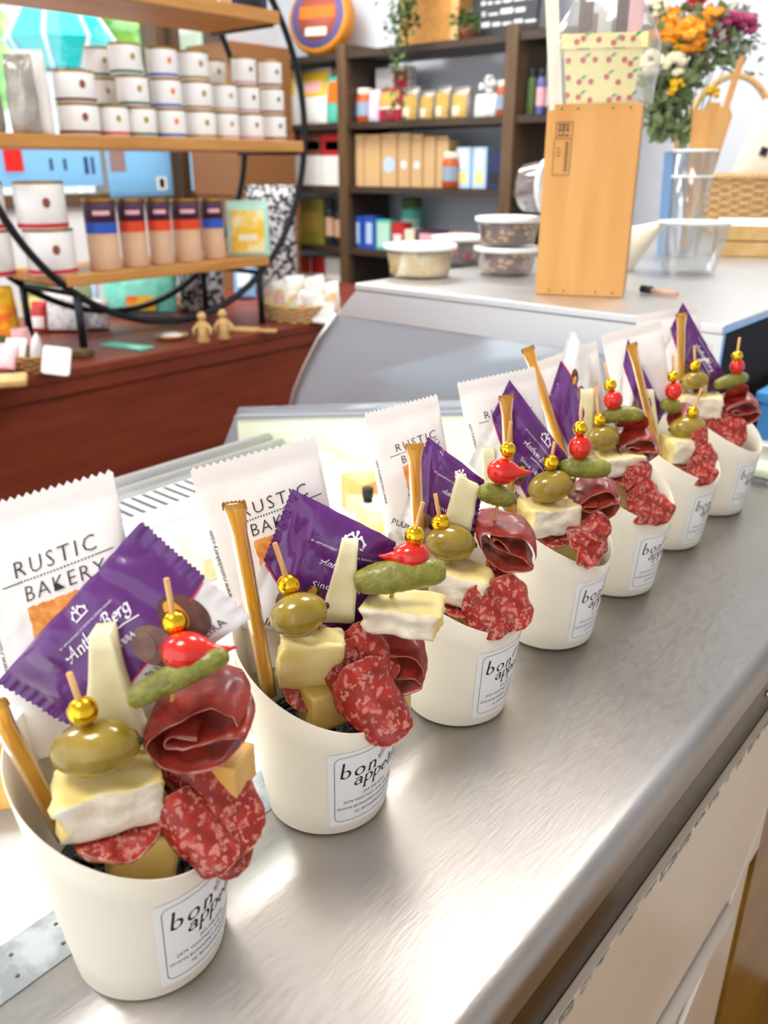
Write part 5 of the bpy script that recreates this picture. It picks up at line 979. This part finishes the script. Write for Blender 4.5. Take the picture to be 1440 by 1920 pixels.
for i, (x0, x1, yt, m_, pn) in enumerate([(300, 352, -60, 'card', []), (354, 412, -70, 'card', [(-.7, .7, .02, .4, 'red'), (.1, .8, .1, .3, 'ink')]), (414, 432, -70, 'tan', []), (434, 498, -70, 'navy', [(-.7, .7, .04, .2, 'slate')])]):
    a, b = onx(x0, 10, XR), onx(x1, 10, XR); carton('gift_carton', ['plain white carton on the top ring shelf', 'white carton with red and black picture on the top ring shelf', 'thin tan carton on the top ring shelf', 'navy blue carton on the top ring shelf'][i], 'carton', (XR - .03, (a[1] + b[1]) / 2, SH[2][0]), (b[1] - a[1]) * .97, .17, .08, math.pi / 2, m_, pn, 'cartons on the top ring shelf')

# ================================================================== ON THE TABLE
CY = HEAD
def tb(x, y): return onz(x, y, TZ + .0008)
def tpouch(x0, x1, yt, yb, m, label, cat='pouch', panels=(), group=None, dep=.05, lean=-.25, crinkle=.005, name='gift_pouch', roll=0):
    P = tb((x0 + x1) / 2, yb); k = depth(P) / FPX; h = (yb - yt) * k / .98; return pouch(name, label, cat, P + AZ * (.012 if lean < -.3 else .004), (x1 - x0) * k, h, dep, CY, m, panels, group, lean, crinkle, roll, seed=x0)
tpouch(-30, 42, 548, 660, 'flowerprint', 'orange and yellow flower bag at the basket on the table', 'bag', [(-.8, .6, .02, .3, 'leaf')], dep=.09, lean=0)
P = tb(62, 690); t = thing('shallow_basket', 'shallow woven brown basket on the table by a white card', 'basket', P); part(t, 'weave', basket_geo(.085, .06, .045, 1.12, 6, 22, .003), 'basket_brown')
for i, (x, y, m_, nm) in enumerate([(22, 658, 'card', 'white'), (45, 640, 'pinkcloth', 'pink'), (62, 652, 'floral', 'patterned white'), (5, 668, 'pinkcloth', 'pale pink')]):
    Q = onz(x, y, TZ + .05); pouch('sweet_sachet', '%s sweet sachet lying in the shallow basket%s' % (nm, ' at the rim' if i == 3 else ''), 'sachet', Q - AZ * .035, .055, .07, .03, CY + i, m_, (), 'sachets in the shallow basket', lean=.4 * (i - 1.5), crinkle=.004)
def price_card(x, y, s, label, yaw, tilt):
    P = tb(x, y); g = join(prism([(q * s, (z + 1) * s) for q, z in [(-.85, -1), (.85, -1), (1, -.85), (1, .85), (.85, 1), (-.85, 1), (-1, .85), (-1, -.85)]], -.003, .003)); t = thing('price_card', label, 'card', P + AZ * .002, (tilt, .12, yaw)); part(t, 'card', g, 'card', smooth=False)
    for k in range(3): part(t, 'print_line', bx(-.6 * s, .5 * s, -.0036, -.003, s * (.7 + .4 * k), s * (.78 + .4 * k)), 'silver', smooth=False)
    part(t, 'stand', bx(-.2 * s, .2 * s, .003, .03, 0, .01), 'card', smooth=False)
price_card(104, 704, .036, 'white price card leaning on the shallow basket', CY, -.3); price_card(604, 607, .036, 'white price card beside the packet basket', CY, -.3)
P = tb(10, 722); solo('wood_board', box(.16, .09, .018, .006), 'light_wood', 'pale wooden board corner at the table edge', 'board', P - AH * .0 - AR * .03, (0, 0, CY + .35), smooth=False)
P = tb(142, 668); solo('wood_block', box(.05, .10, .022, .006), 'post_wood', 'small brown wooden block behind the white price card', 'block', P, (0, 0, CY + 1.2), smooth=False)
P = tb(238, 650); t = thing('teal_card', 'flat pale teal card lying on the table', 'card', P, (0, 0, CY - .5)); part(t, 'sheet', box(.165, .055, .004, .001), 'teal', smooth=False); part(t, 'print', box(.06, .02, .0006, 0, (.03, -.005, .004)), 'mint', smooth=False); part(t, 'bar', box(.025, .006, .0006, 0, (.02, -.02, .004)), 'ink_grey', smooth=False)
tpouch(82, 160, 556, 622, 'floral', 'white flower patterned pouch beside the iron leg', 'pouch', dep=.06, group='flower patterned pouches'); tpouch(158, 206, 566, 618, 'floral', 'smaller white flower patterned pouch by the teal pouch', 'pouch', dep=.05, group='flower patterned pouches')
tpouch(62, 92, 572, 624, 'red', 'small red and white packet behind the basket', 'packet', [(-.8, .8, .1, .5, 'card')], dep=.04)
tpouch(138, 186, 522, 585, 'paleblue', 'pale blue and green packet behind the flower pouches', 'packet', [(-.6, .6, .3, .7, 'leaf2')], dep=.04); tpouch(40, 100, 515, 586, 'lemon', 'pale yellow and green packet behind the iron hoop', 'packet', [(-.5, .9, .4, .9, 'leaf2')], dep=.04)
tpouch(196, 332, 498, 594, 'tealprint', 'large turquoise pouch with orange picture under the ring shelf', 'pouch', [(-.3, .5, .02, .28, 'flowerprint')], dep=.07, lean=-.35)
tpouch(340, 372, 505, 584, 'zebra', 'black and white bag next to the turquoise pouch', 'bag', dep=.06, crinkle=.012, group='black and white bags', lean=0); tpouch(374, 422, 502, 582, 'zebra', 'black and white bag behind the wooden figures', 'bag', dep=.07, crinkle=.012, group='black and white bags', lean=0)
tpouch(470, 560, 372, 545, 'zebra', 'tall black and grey bag behind the iron hoop', 'bag', dep=.12, crinkle=.012, group='black and white bags', lean=0); tpouch(440, 480, 500, 560, 'sky', 'small blue packet behind the wooden figures', 'packet', [(-.6, .6, .3, .7, 'card')], dep=.04)
P = tb(340, 582); t = thing('wood_tray', 'small wooden tray under the black and white bag', 'tray', P, (0, 0, CY)); part(t, 'base', box(.12, .07, .012, .004), 'spoon_wood', smooth=False); part(t, 'rim', join(bx(-.06, .06, -.035, -.029, .012, .024), bx(-.06, .06, .029, .035, .012, .024)), 'spoon_wood', smooth=False)
P = tb(322, 634); t = thing('wood_dish', 'round wooden dish with white napkin on the table', 'dish', P); part(t, 'bowl', lathe([(.035, 0), (.052, .012), (.05, .014), (.033, .004)], 24), 'spoon_wood'); part(t, 'napkin', lathe([(.04, .008), (.02, .016), (.001, .018)], 12), 'card')
for i, (x, y) in enumerate([(382, 642), (420, 636)]):
    P = tb(x, y); t = thing('wooden_figure', ['small carved wooden figure next to the round wooden dish', 'small carved wooden figure next to the wooden paddle'][i], 'figurine', P, (0, 0, CY + .3 * i), group='carved wooden figures')
    part(t, 'body', lathe([(.016, 0), (.02, .004), (.014, .03), (.017, .05), (.010, .066)], 14), 'light_wood'); part(t, 'head', sphere(.014, (0, 0, .078), 14, 10), 'light_wood')
    for s in (-1, 1): part(t, 'arm', tube([(.012 * s, 0, .058), (.026 * s, -.006, .04), (.024 * s, -.012, .026)], .005, 7), 'light_wood')
P = tb(470, 622); t = thing('wood_paddle', 'flat wooden paddle lying by the carved figures', 'paddle', P, (0, 0, CY - .25)); part(t, 'blade', box(.11, .045, .012, .005, (-.03, 0, 0)), 'light_wood', smooth=False); part(t, 'handle', box(.07, .018, .012, .005, (.055, 0, 0)), 'light_wood', smooth=False)
P = tb(550, 604); t = thing('packet_basket', 'round woven basket holding white packets at the end of the table', 'basket', P + AH * .05); part(t, 'weave', basket_geo(.10, .075, .06, 1.2, 7, 24, .004), 'wicker')
rs = random.Random(21)
for i, (x, y) in enumerate([(510, 560), (530, 548), (552, 540), (575, 545), (598, 540), (618, 552), (545, 566), (570, 570), (596, 568), (622, 572)]):
    Q = onp(x, y, P + AH * .05, .03 if i < 6 else -.02); pouch('sweet_packet', ['white sweet packet with faint print in the back of the packet basket', 'white sweet packet with coloured print in the front of the packet basket'][i > 5], 'packet', Q - AZ * .045, .075, .085, .03, CY + rs.uniform(-.6, .6), 'card' if i % 3 else 'candyprint', [(-.6, .6, .15, .5, ['lemon', 'pinkcloth', 'mint', 'flowerprint'][i % 4])], 'white packets %s of the basket' % ('at the back' if i < 6 else 'at the front'), crinkle=.006, roll=rs.uniform(-.3, .3), lean=rs.uniform(-.3, .2), seed=i)

# ================================================================== ON THE STEEL DECK OF THE TALL CASE
def dk(x, y): return onz(x, y, DZ + .0008)
def tub(label, P, r, h, fill, fh, lid=True, group=None, pieces=None, name='plastic_tub', rot=(0, 0, 0)):
    t = thing(name, label, 'tub', P, rot, group); part(t, 'container', lathe([(r * .82, .0005), (r * .84, .002), (r * .97, h - .004), (r, h), (r * .985, h), (r * .95, h - .005), (r * .82, .004)], 36, True, True), 'plastic_clear')
    if fill:
        part(t, 'contents', lathe([(r * .78, .004), (r * .80, .006), (r * (.80 + .1 * fh), h * fh * .9), (r * .6, h * fh)], 28), fill, stuff=True)
        rs = random.Random(int(r * 1e4)); pg = []
        for i in range(46): a = rs.random() * 6.28; z = rs.uniform(.01, h * fh); rr = r * (.80 + .12 * z / h) - .006; pg.append(ico(.009, (rr * math.cos(a), rr * math.sin(a), z), 1, .4, i, (1, 1, .7)))
        part(t, 'pieces', join(*pg), pieces or fill, stuff=True, smooth=False)
    if lid: part(t, 'lid', lathe([(r * 1.03, h - .006), (r * 1.05, h - .004), (r * 1.05, h + .003), (r * .98, h + .004), (r * .95, h + .001), (.001, h + .001)], 36), 'plastic_lid')
    return t
tub('round clear tub of pale cookies with lid on the steel deck', dk(787, 517), .070, .058, 'cookiemix', .8, pieces='cookie'); tub('clear tub of dark mixed fruit behind the cookie tub', dk(858, 492), .058, .055, 'datemix', .8, pieces='cherry')
D0 = dk(948, 512); tub('lidded clear tub of dates, lower of the two beside the wooden box', D0, .064, .050, 'datemix', .85, group='date tubs', pieces='almond'); tub('lidded clear tub of dates, upper of the two beside the wooden box', D0 + AZ * .0545, .064, .052, 'datemix', .8, group='date tubs', pieces='almond')
tub('clear tub of dark dates standing on its side against the wooden box', D0 + AZ * (.111 + .052) + AR * .03, .052, .055, 'datemix', .8, pieces='date', rot=(math.pi / 2 - .05, 0, HEAD + .9))
# wooden bottle box with burnt-in stamp
a = dk(1003, 551); b = dk(1167, 558); ex = nrm(b - a); ey = np.array([-ex[1], ex[0], 0]); w = np.linalg.norm(b - a); ang = math.atan2(ex[1], ex[0]); dpt = .115; hh = .293
t = thing('wooden_box', 'tall plain wooden bottle box with black stamp on the steel deck', 'box', (a + b) / 2 + ey * dpt / 2, (0, 0, ang))
part(t, 'front_board', box(w, .008, hh, .0008, (0, -dpt / 2 + .004, 0)), 'box_wood', smooth=False)
for s in (-1, 1): part(t, 'side_board', box(.008, dpt - .016, hh - .006, .0008, (s * (w / 2 - .004), 0, 0)), 'box_wood_shaded', smooth=False)
part(t, 'back_board', box(w, .008, hh - .01, .0008, (0, dpt / 2 - .004, 0)), 'box_wood_shaded', smooth=False); part(t, 'top_board', box(w - .016, dpt - .016, .008, 0, (0, 0, hh - .016)), 'box_wood', smooth=False); part(t, 'bottom_board', box(w - .016, dpt - .016, .008, 0, (0, 0, 0)), 'box_wood', smooth=False)
for x in (-.05, -.025, .028, .055): part(t, 'nail', box(.0025, .0006, .0025, 0, (x, -dpt / 2 - .0003, hh - .008)), 'ink', smooth=False); part(t, 'nail', box(.0025, .0006, .0025, 0, (x, -dpt / 2 - .0003, .006)), 'ink', smooth=False)
sx, sz = -w / 2 + .028, hh - .052; q = lambda x0, x1, z0, z1: bx(sx + x0, sx + x1, -dpt / 2 - .0006, -dpt / 2 - .0001, sz + z0, sz + z1)
st = [q(-.012, .014, .026, .0268), q(-.012, -.0112, .002, .026), q(.0132, .014, -.052, .026), q(-.012, .014, .002, .0028), q(-.014, .014, -.052, -.0512), q(-.014, -.0132, -.052, .002)]
st += [q(-.009, .009, .022, .0235), q(-.009, .009, .014, .0153), q(-.001, .0005, .005, .024), q(-.007, .007, .018, .019), q(-.007, -.0058, .010, .022), q(.006, .0072, .010, .022), q(-.008, -.002, .006, .008), q(.002, .009, .006, .008)]
rs = random.Random(2)
for k in range(9): z = -.003 - k * .005; st += [q(.003, .011, z - .001, z), q(.006, .0075, z - .004, z)]
for k in range(3): z = -.012 - k * .005; st.append(q(-.009, -.003, z - .001, z))
part(t, 'stamp_print', join(*st), 'ink', smooth=False)
# cherry print carton with cellophane on the box
C0 = (a + b) / 2 + ey * dpt / 2 + np.array([0, 0, hh])
t = thing('gift_carton', 'yellow cherry patterned berry carton wrapped in cellophane on the wooden box', 'gift', C0, (0, 0, ang + .1)); wb = .050
def cw(x, z): return -(.046 + .12 * z)
R = [np.array([(sx_ * (wb + .12 * z), sy_ * (.046 + .12 * z), z) for sx_, sy_ in ((-1, -1), (1, -1), (1, 1), (-1, 1))]) for z in (0, .075)]
part(t, 'carton', rings(R, True, False), 'cartony', smooth=False); part(t, 'collar', rings([np.array([(sx_ * (wb + .014), sy_ * .06, z) for sx_, sy_ in ((-1, -1), (1, -1), (1, 1), (-1, 1))]) for z in (.076, .096)], False, False), 'cartony', smooth=False)
rs = random.Random(8); gs = []; ls = []
for i in range(24):
    x, z = -.046 + (i % 6) * .0185 + rs.uniform(-.006, .006), .008 + (i // 6) * .0255 + rs.uniform(-.005, .005); y = cw(x, z) - .0008 if z < .075 else -.0612
    V, F = ellipse2d(x, z, .0042, .0042, 0, 10, 1); gs.append((np.array([(u, y - .0003, v) for u, v in V]), F))
    if i % 2: V, F = ellipse2d(x + .007, z + .007, .0055, .0022, .6, 8, 1); ls.append((np.array([(u, y - .0003, v) for u, v in V]), F))
part(t, 'cherry_print', join(*gs), 'cherry', smooth=False); part(t, 'leaf_print', join(*ls), 'cherryleaf', smooth=False)
V = []; n = 60; rows = 9
for j in range(rows):
    z = -.0 + j * .028; f = [1.28, 1.3, 1.33, 1.3, 1.12, .85, .55, .3, .42][j]
    for i in range(n): a_ = 2 * math.pi * i / n; rr = f * (1 + .09 * (j / rows) * math.cos(i * 2.1 * math.pi)); V.append((rr * .066 * math.copysign(abs(math.cos(a_)) ** .7, math.cos(a_)), rr * .054 * math.copysign(abs(math.sin(a_)) ** .7, math.sin(a_)), z))
part(t, 'cellophane', (np.array(V), gridF(n, rows, closed=True)), 'cello', label='clear gathered cellophane', smooth=False)
for i, (x, m_, h) in enumerate([(-.03, 'choc', .15), (.0, 'silver', .17), (.028, 'date', .15), (.045, 'pinkcloth', .14)]): part(t, 'wrapped_treat', box(.022, .03, h, .004, (x, .005 * (-1) ** i, .04)), m_, smooth=False)
part(t, 'gift_tag', roty(box(.02, .002, .16, .0005, (-.065, -.05, .0)), -.12), 'cream', smooth=False)
# flowers in a blue vase behind the box
P = dk(1262, 474); t = thing('blue_vase', 'square pale blue vase behind the wooden box', 'vase', P, (0, 0, HEAD)); part(t, 'body', rings([np.array([(sx_ * r_, sy_ * r_, z) for sx_, sy_ in ((-1, -1), (1, -1), (1, 1), (-1, 1))]) for r_, z in ((.032, 0), (.04, .235), (.036, .235), (.03, .01))]), 'bluevase', smooth=False)
VB = P + AZ * .235; t = thing('bouquet', 'dried bouquet of orange, yellow, cream and magenta flowers in the blue vase', 'bouquet', P + AZ * .02)
def fl(x, y, bk): return onp(x, y, P, bk)
heads = [('orange_flower', 'flower_o', 1250, 60, .02, 34, 14), ('orange_flower', 'flower_o', 1290, 66, .0, 36, 14), ('orange_flower', 'flower_o', 1335, 28, .0, 24, 10), ('orange_flower', 'flower_o', 1262, 38, .03, 26, 9), ('orange_flower', 'flower_o', 1310, 80, .01, 20, 8), ('yellow_flower', 'flower_y', 1228, 70, .03, 20, 8), ('yellow_flower', 'flower_y', 1265, 165, -.01, 20, 9), ('yellow_flower', 'flower_y', 1240, 30, .04, 18, 8), ('yellow_flower', 'flower_y', 1336, 175, -.01, 15, 7), ('yellow_flower', 'flower_y', 1272, 92, -.005, 12, 6),
         ('cream_flower', 'flower_w', 1222, 118, -.01, 26, 18), ('cream_flower', 'flower_w', 1262, 122, -.01, 26, 18), ('cream_flower', 'flower_w', 1224, 12, .03, 30, 14), ('magenta_flower', 'flower_p', 1372, 40, .0, 24, 9), ('magenta_flower', 'flower_p', 1400, 46, .0, 24, 9), ('magenta_flower', 'flower_p', 1352, 68, .01, 18, 8), ('red_flower', 'flower_r', 1305, 4, .02, 22, 8)]
for i, (nm, m_, x, y, bk, R, np_) in enumerate(heads):
    c = fl(x, y, bk); r = pxm(c, R); rs = random.Random(i); g = []
    for k in range(np_ * 2):
        d = nrm([rs.gauss(0, 1), rs.gauss(0, 1), rs.gauss(.3, 1)]); g.append(ico(r * .42, c + d * r * .62, 1, .5, k, (1, 1, .7)))
    part(t, nm, join(*g), m_, world=True, smooth=False); part(t, 'stem', tube([c, (c + VB) / 2 + AH * .01, VB + AR * .02 * math.sin(i * 2) + AH * .015 * math.cos(i), P + AZ * .03 + AR * .015 * math.sin(i)], .0016, 5), 'leaf2', world=True)
rs = random.Random(77); V = []; F = []; V2 = []; F2 = []
for i in range(760):
    x, y = rs.uniform(1215, 1390), rs.uniform(20, 240)
    if x > 1320 - (y - 150) * .8 and y > 130: continue
    c = fl(x, y, rs.uniform(-.005, .04)); d = nrm([rs.uniform(-1, 1), rs.uniform(-1, 1), rs.uniform(-.2, 1)]) * .034; q_ = nrm(np.cross(d, [rs.random(), rs.random(), .4])) * .011; (v_, f_) = (V, F) if i % 3 else (V2, F2); b0 = len(v_); v_ += [c, c + d * .5 + q_, c + d, c + d * .5 - q_]; f_.append((b0, b0 + 1, b0 + 2, b0 + 3))
for i in range(420):
    x, y = rs.uniform(1212, 1292), rs.uniform(120, 272); c = fl(x, y, rs.uniform(-.01, .03)); d = nrm([rs.uniform(-1, 1), rs.uniform(-1, 1), rs.uniform(.2, 1.4)]) * .032; q_ = nrm(np.cross(d, [rs.random(), rs.random(), .4])) * .009; b0 = len(V); V += [c, c + d * .5 + q_, c + d, c + d * .5 - q_]; F.append((b0, b0 + 1, b0 + 2, b0 + 3))
for i in range(60):
    x, y = rs.uniform(1350, 1425), rs.uniform(10, 150); c = fl(x, y, rs.uniform(-.005, .03)); d = nrm([rs.uniform(-1, 1), rs.uniform(-1, 1), rs.uniform(-.6, .6)]) * .02; q_ = nrm(np.cross(d, [.3, .2, .9])) * .009; b0 = len(V2); V2 += [c, c + d * .5 + q_, c + d, c + d * .5 - q_]; F2.append((b0, b0 + 1, b0 + 2, b0 + 3))
part(t, 'leaves', (np.array(V), F), 'leaf2', world=True, smooth=False, stuff=True); part(t, 'grey_leaves', (np.array(V2), F2), 'leafgrey', world=True, smooth=False, stuff=True)
# clear cups, scoop and utensils
P = dk(1290, 512); t = thing('clear_tub', 'empty clear plastic deli container with wide rim on the steel deck', 'container', P); r = .070; h = .098
part(t, 'wall', lathe([(r * .72, .001), (r * .74, .003), (r * .97, h - .012), (r * .98, h - .011), (r, h), (r * .97, h), (r * .94, h - .012), (r * .71, .005)], 40), 'plastic_clear'); part(t, 'rim', lathe([(r * .98, h - .002), (r * 1.02, h), (r * 1.02, h + .003), (r * .97, h + .003)], 40), 'plastic_lid')
P = dk(1286, 484) + AH * .03; t = thing('clear_tumbler', 'tall clear plastic tumbler holding wooden utensils on the steel deck', 'tumbler', P); h = .235; r = .050
part(t, 'wall', lathe([(r * .66, .001), (r * .68, .003), (r, h), (r * .97, h), (r * .65, .006)], 36), 'plastic_clear')
for z in (h, h - .055): part(t, 'rim', lathe([(r * (1 - .34 * (h - z) / h), z - .002), (r * (1.03 - .34 * (h - z) / h), z), (r * (1 - .34 * (h - z) / h), z + .003)], 36), 'plastic_lid')
TP = P
for i, (x0, y0, x1, y1, wd, hw) in enumerate([(1275, 330, 1392, 105, .030, .011), (1300, 330, 1340, 192, .020, .020), (1262, 300, 1312, 205, .018, .018)]):
    A = TP + AZ * .012 + AR * .006 * (i - 1); B = onp(x1, y1, TP, .004 + .006 * i); d = nrm(B - A); L = np.linalg.norm(B - A); s_ = nrm(np.cross(d, AH)); nn = np.cross(s_, d); R = []
    for f, ww in ((0, .006), (.3, .009), (.44, wd * .8), (.72, wd * .8), (.76, hw * .75), (.97, hw * .8), (1, hw * .4)) if i == 0 else ((0, .006), (.35, .012), (.5, wd), (.96, wd), (1, wd * .8)): R.append(np.array([A + d * L * f + s_ * sx_ * ww * .8 + nn * sy_ * .003 for sx_, sy_ in ((-1, -1), (1, -1), (1, 1), (-1, 1))]))
    solo('wooden_spatula', rings(R), 'spoon_wood', ['long handled wooden spatula leaning in the clear tumbler', 'short wide wooden spatula leaning in the clear tumbler', 'middle wooden spatula leaning in the clear tumbler behind the flowers'][i], 'spatula', A, group='wooden spatulas in the tumbler', smooth=False, world=True)
P = dk(1205, 506); c1, c2 = onp(1150, 480, P, .01), onp(1248, 415, P, .0); t = thing('paper_cone', 'pale paper cone lying beside the wooden box', 'cone', P)
d = nrm(c2 - c1); L = np.linalg.norm(c2 - c1); part(t, 'cone', tube([c1 + d * L * f for f in (0, .25, .5, .75, 1)], [.055, .043, .03, .016, .003], 24), 'cream', world=True)
P = dk(1222, 552); t = thing('marker_pen', 'dark capped pen lying on the steel deck', 'pen', P, (0, 0, HEAD + 2.2)); part(t, 'barrel', tube([(-.05, 0, .006), (.0, 0, .006)], .005, 10), 'tan'); part(t, 'cap', tube([(0, 0, .007), (.022, 0, .007)], .0065, 10), 'ink')
# far end of the deck: board, wicker basket with bags
P = dk(1420, 482); t = thing('slatted_crate', 'low pale wooden crate on the far end of the steel deck', 'crate', P + AH * .06 + AR * .02, (0, 0, ang)); 
for z in (0, .037): part(t, 'slat', box(.2, .012, .034, .002, (0, -.06, z)), 'light_wood', smooth=False); part(t, 'slat', box(.2, .012, .034, .002, (0, .06, z)), 'light_wood', smooth=False)
for x in (-.094, .094): part(t, 'end_board', box(.012, .108, .07, .002, (x, 0, 0)), 'light_wood', smooth=False)
part(t, 'paper_liner', move(rotx(box(.19, .10, .002), .15), (.0, 0, .073)), 'card', smooth=False)
P = dk(1405, 432); WB = P; t = thing('wicker_basket', 'pale wicker basket with tall handle at the far end of the steel deck', 'basket', P, (0, 0, HEAD)); part(t, 'weave', basket_geo(.19, .12, .17, 1.12, 14, 34, .006), 'wicker'); part(t, 'rim', tube([(.215 * math.cos(q_), .137 * math.sin(q_), .172) for q_ in np.linspace(0, 6.283, 49)], .011, 8, False), 'wicker')
part(t, 'handle', tube([(-.1 + .2 * math.cos(q_) * 0 + (-.02) + .17 * math.cos(q_), 0, .17 + .30 * math.sin(q_)) for q_ in np.linspace(0, math.pi, 25)], .011, 8), 'wicker')
Q = WB + AZ * .10 + AR * .0 - AH * .03; pouch('treat_bag', 'cream bag with black mark and green top in the wicker basket', 'bag', Q - AR * .03 + AZ * .02, .17, .26, .08, HEAD - .0, 'cream', [(-.5, -.2, .42, .52, 'ink'), (-.2, .9, .72, .95, 'mint')], roll=.30, crinkle=.004)
pouch('treat_bag', 'yellow and pink striped bag standing in the wicker basket', 'bag', Q + AR * .09 + AH * .06, .08, .30, .05, HEAD, 'lemon', [(-.8, .8, .3, .6, 'pinkcloth'), (-.8, .8, .1, .25, 'orange2')], roll=.2, crinkle=.006)

# ================================================================== IN THE CHEESE WELL
def wl(x, y): return onz(x, y, .9008)
P = wl(-10, 1530); pouch('cracker_bag', 'clear bag of brown crackers in the cheese well', 'bag', P + AZ * .012, .10, .075, .05, HEAD + .2, 'almond', [(-.9, .9, .05, .9, 'pasta')], crinkle=.006, lean=-.4)
def cheese(x, y, label, r, h, ang_, span, m1, m2):
    P = wl(x, y); A_ = np.linspace(0, span, 8); V = [(0, 0, 0)] + [(r * math.cos(q_), r * math.sin(q_), 0) for q_ in A_] + [(0, 0, h)] + [(r * math.cos(q_), r * math.sin(q_), h) for q_ in A_]; F = [tuple(range(9))[::-1], tuple(range(9, 18))] + [(i, i + 1, i + 10, i + 9) for i in range(8)] + [(8, 0, 9, 17)]
    t = thing('cheese_wedge', label, 'cheese', P, (0, 0, ang_)); part(t, 'paste', (np.array(V), F), m1, smooth=False); q0 = A_[1:-1]
    part(t, 'wrap_label', (np.array([(r * .35 * math.cos(q_) * s, r * .35 * math.sin(q_) * s, h + .0006) for s in (1, 2.2) for q_ in q0]), gridF(len(q0), 2)), m2, smooth=False)
cheese(440, 1245, 'wrapped orange cheese wedge with lime green label in the cheese well', .085, .04, HEAD - .9, 1.0, 'cheddar', 'seal'); cheese(415, 1300, 'wrapped pale cheese wedge in front of the lime labelled one', .08, .03, HEAD - 1.0, .9, 'gouda', 'mint')
cheese(650, 985, 'pale cheese wedge by the black bottle in the cheese well', .10, .045, HEAD - 1.2, 1.2, 'brie_paste', 'card'); cheese(640, 948, 'small golden cheese wedge at the far side of the cheese well', .06, .05, HEAD - 1, 1.2, 'cheddar', 'lemon')
cheese(335, 1040, 'cream cheese wedge beside the air grille', .09, .03, HEAD - 1, 1.2, 'manchego', 'card'); cheese(425, 1100, 'yellow cheese wedge between the cheese well tags', .10, .035, HEAD - .7, 1.1, 'gouda', 'card')
P = wl(690, 1000); t = thing('small_bottle', 'small black bottle with pale label in the cheese well', 'bottle', P); part(t, 'body', lathe([(.012, 0), (.013, .002), (.013, .03), (.006, .04), (.006, .052)], 18), 'black'); part(t, 'cap', lathe([(.0075, .052), (.0075, .064)], 14), 'ink'); part(t, 'label_panel', ring_patch(.0133, .006, .024, -2.2, 0), 'jar_label')
for i, (x, y) in enumerate([(655, 1010), (400, 1180)]):
    P = wl(x, y); t = thing('price_tag', ['white price tag by the black bottle in the cheese well', 'white price tag by the yellow cheese wedge'][i], 'tag', P, (-.25, 0, HEAD)); part(t, 'card', box(.05, .0015, .034), 'card', smooth=False); part(t, 'clip', box(.012, .012, .006, .001), 'tin_white', smooth=False)
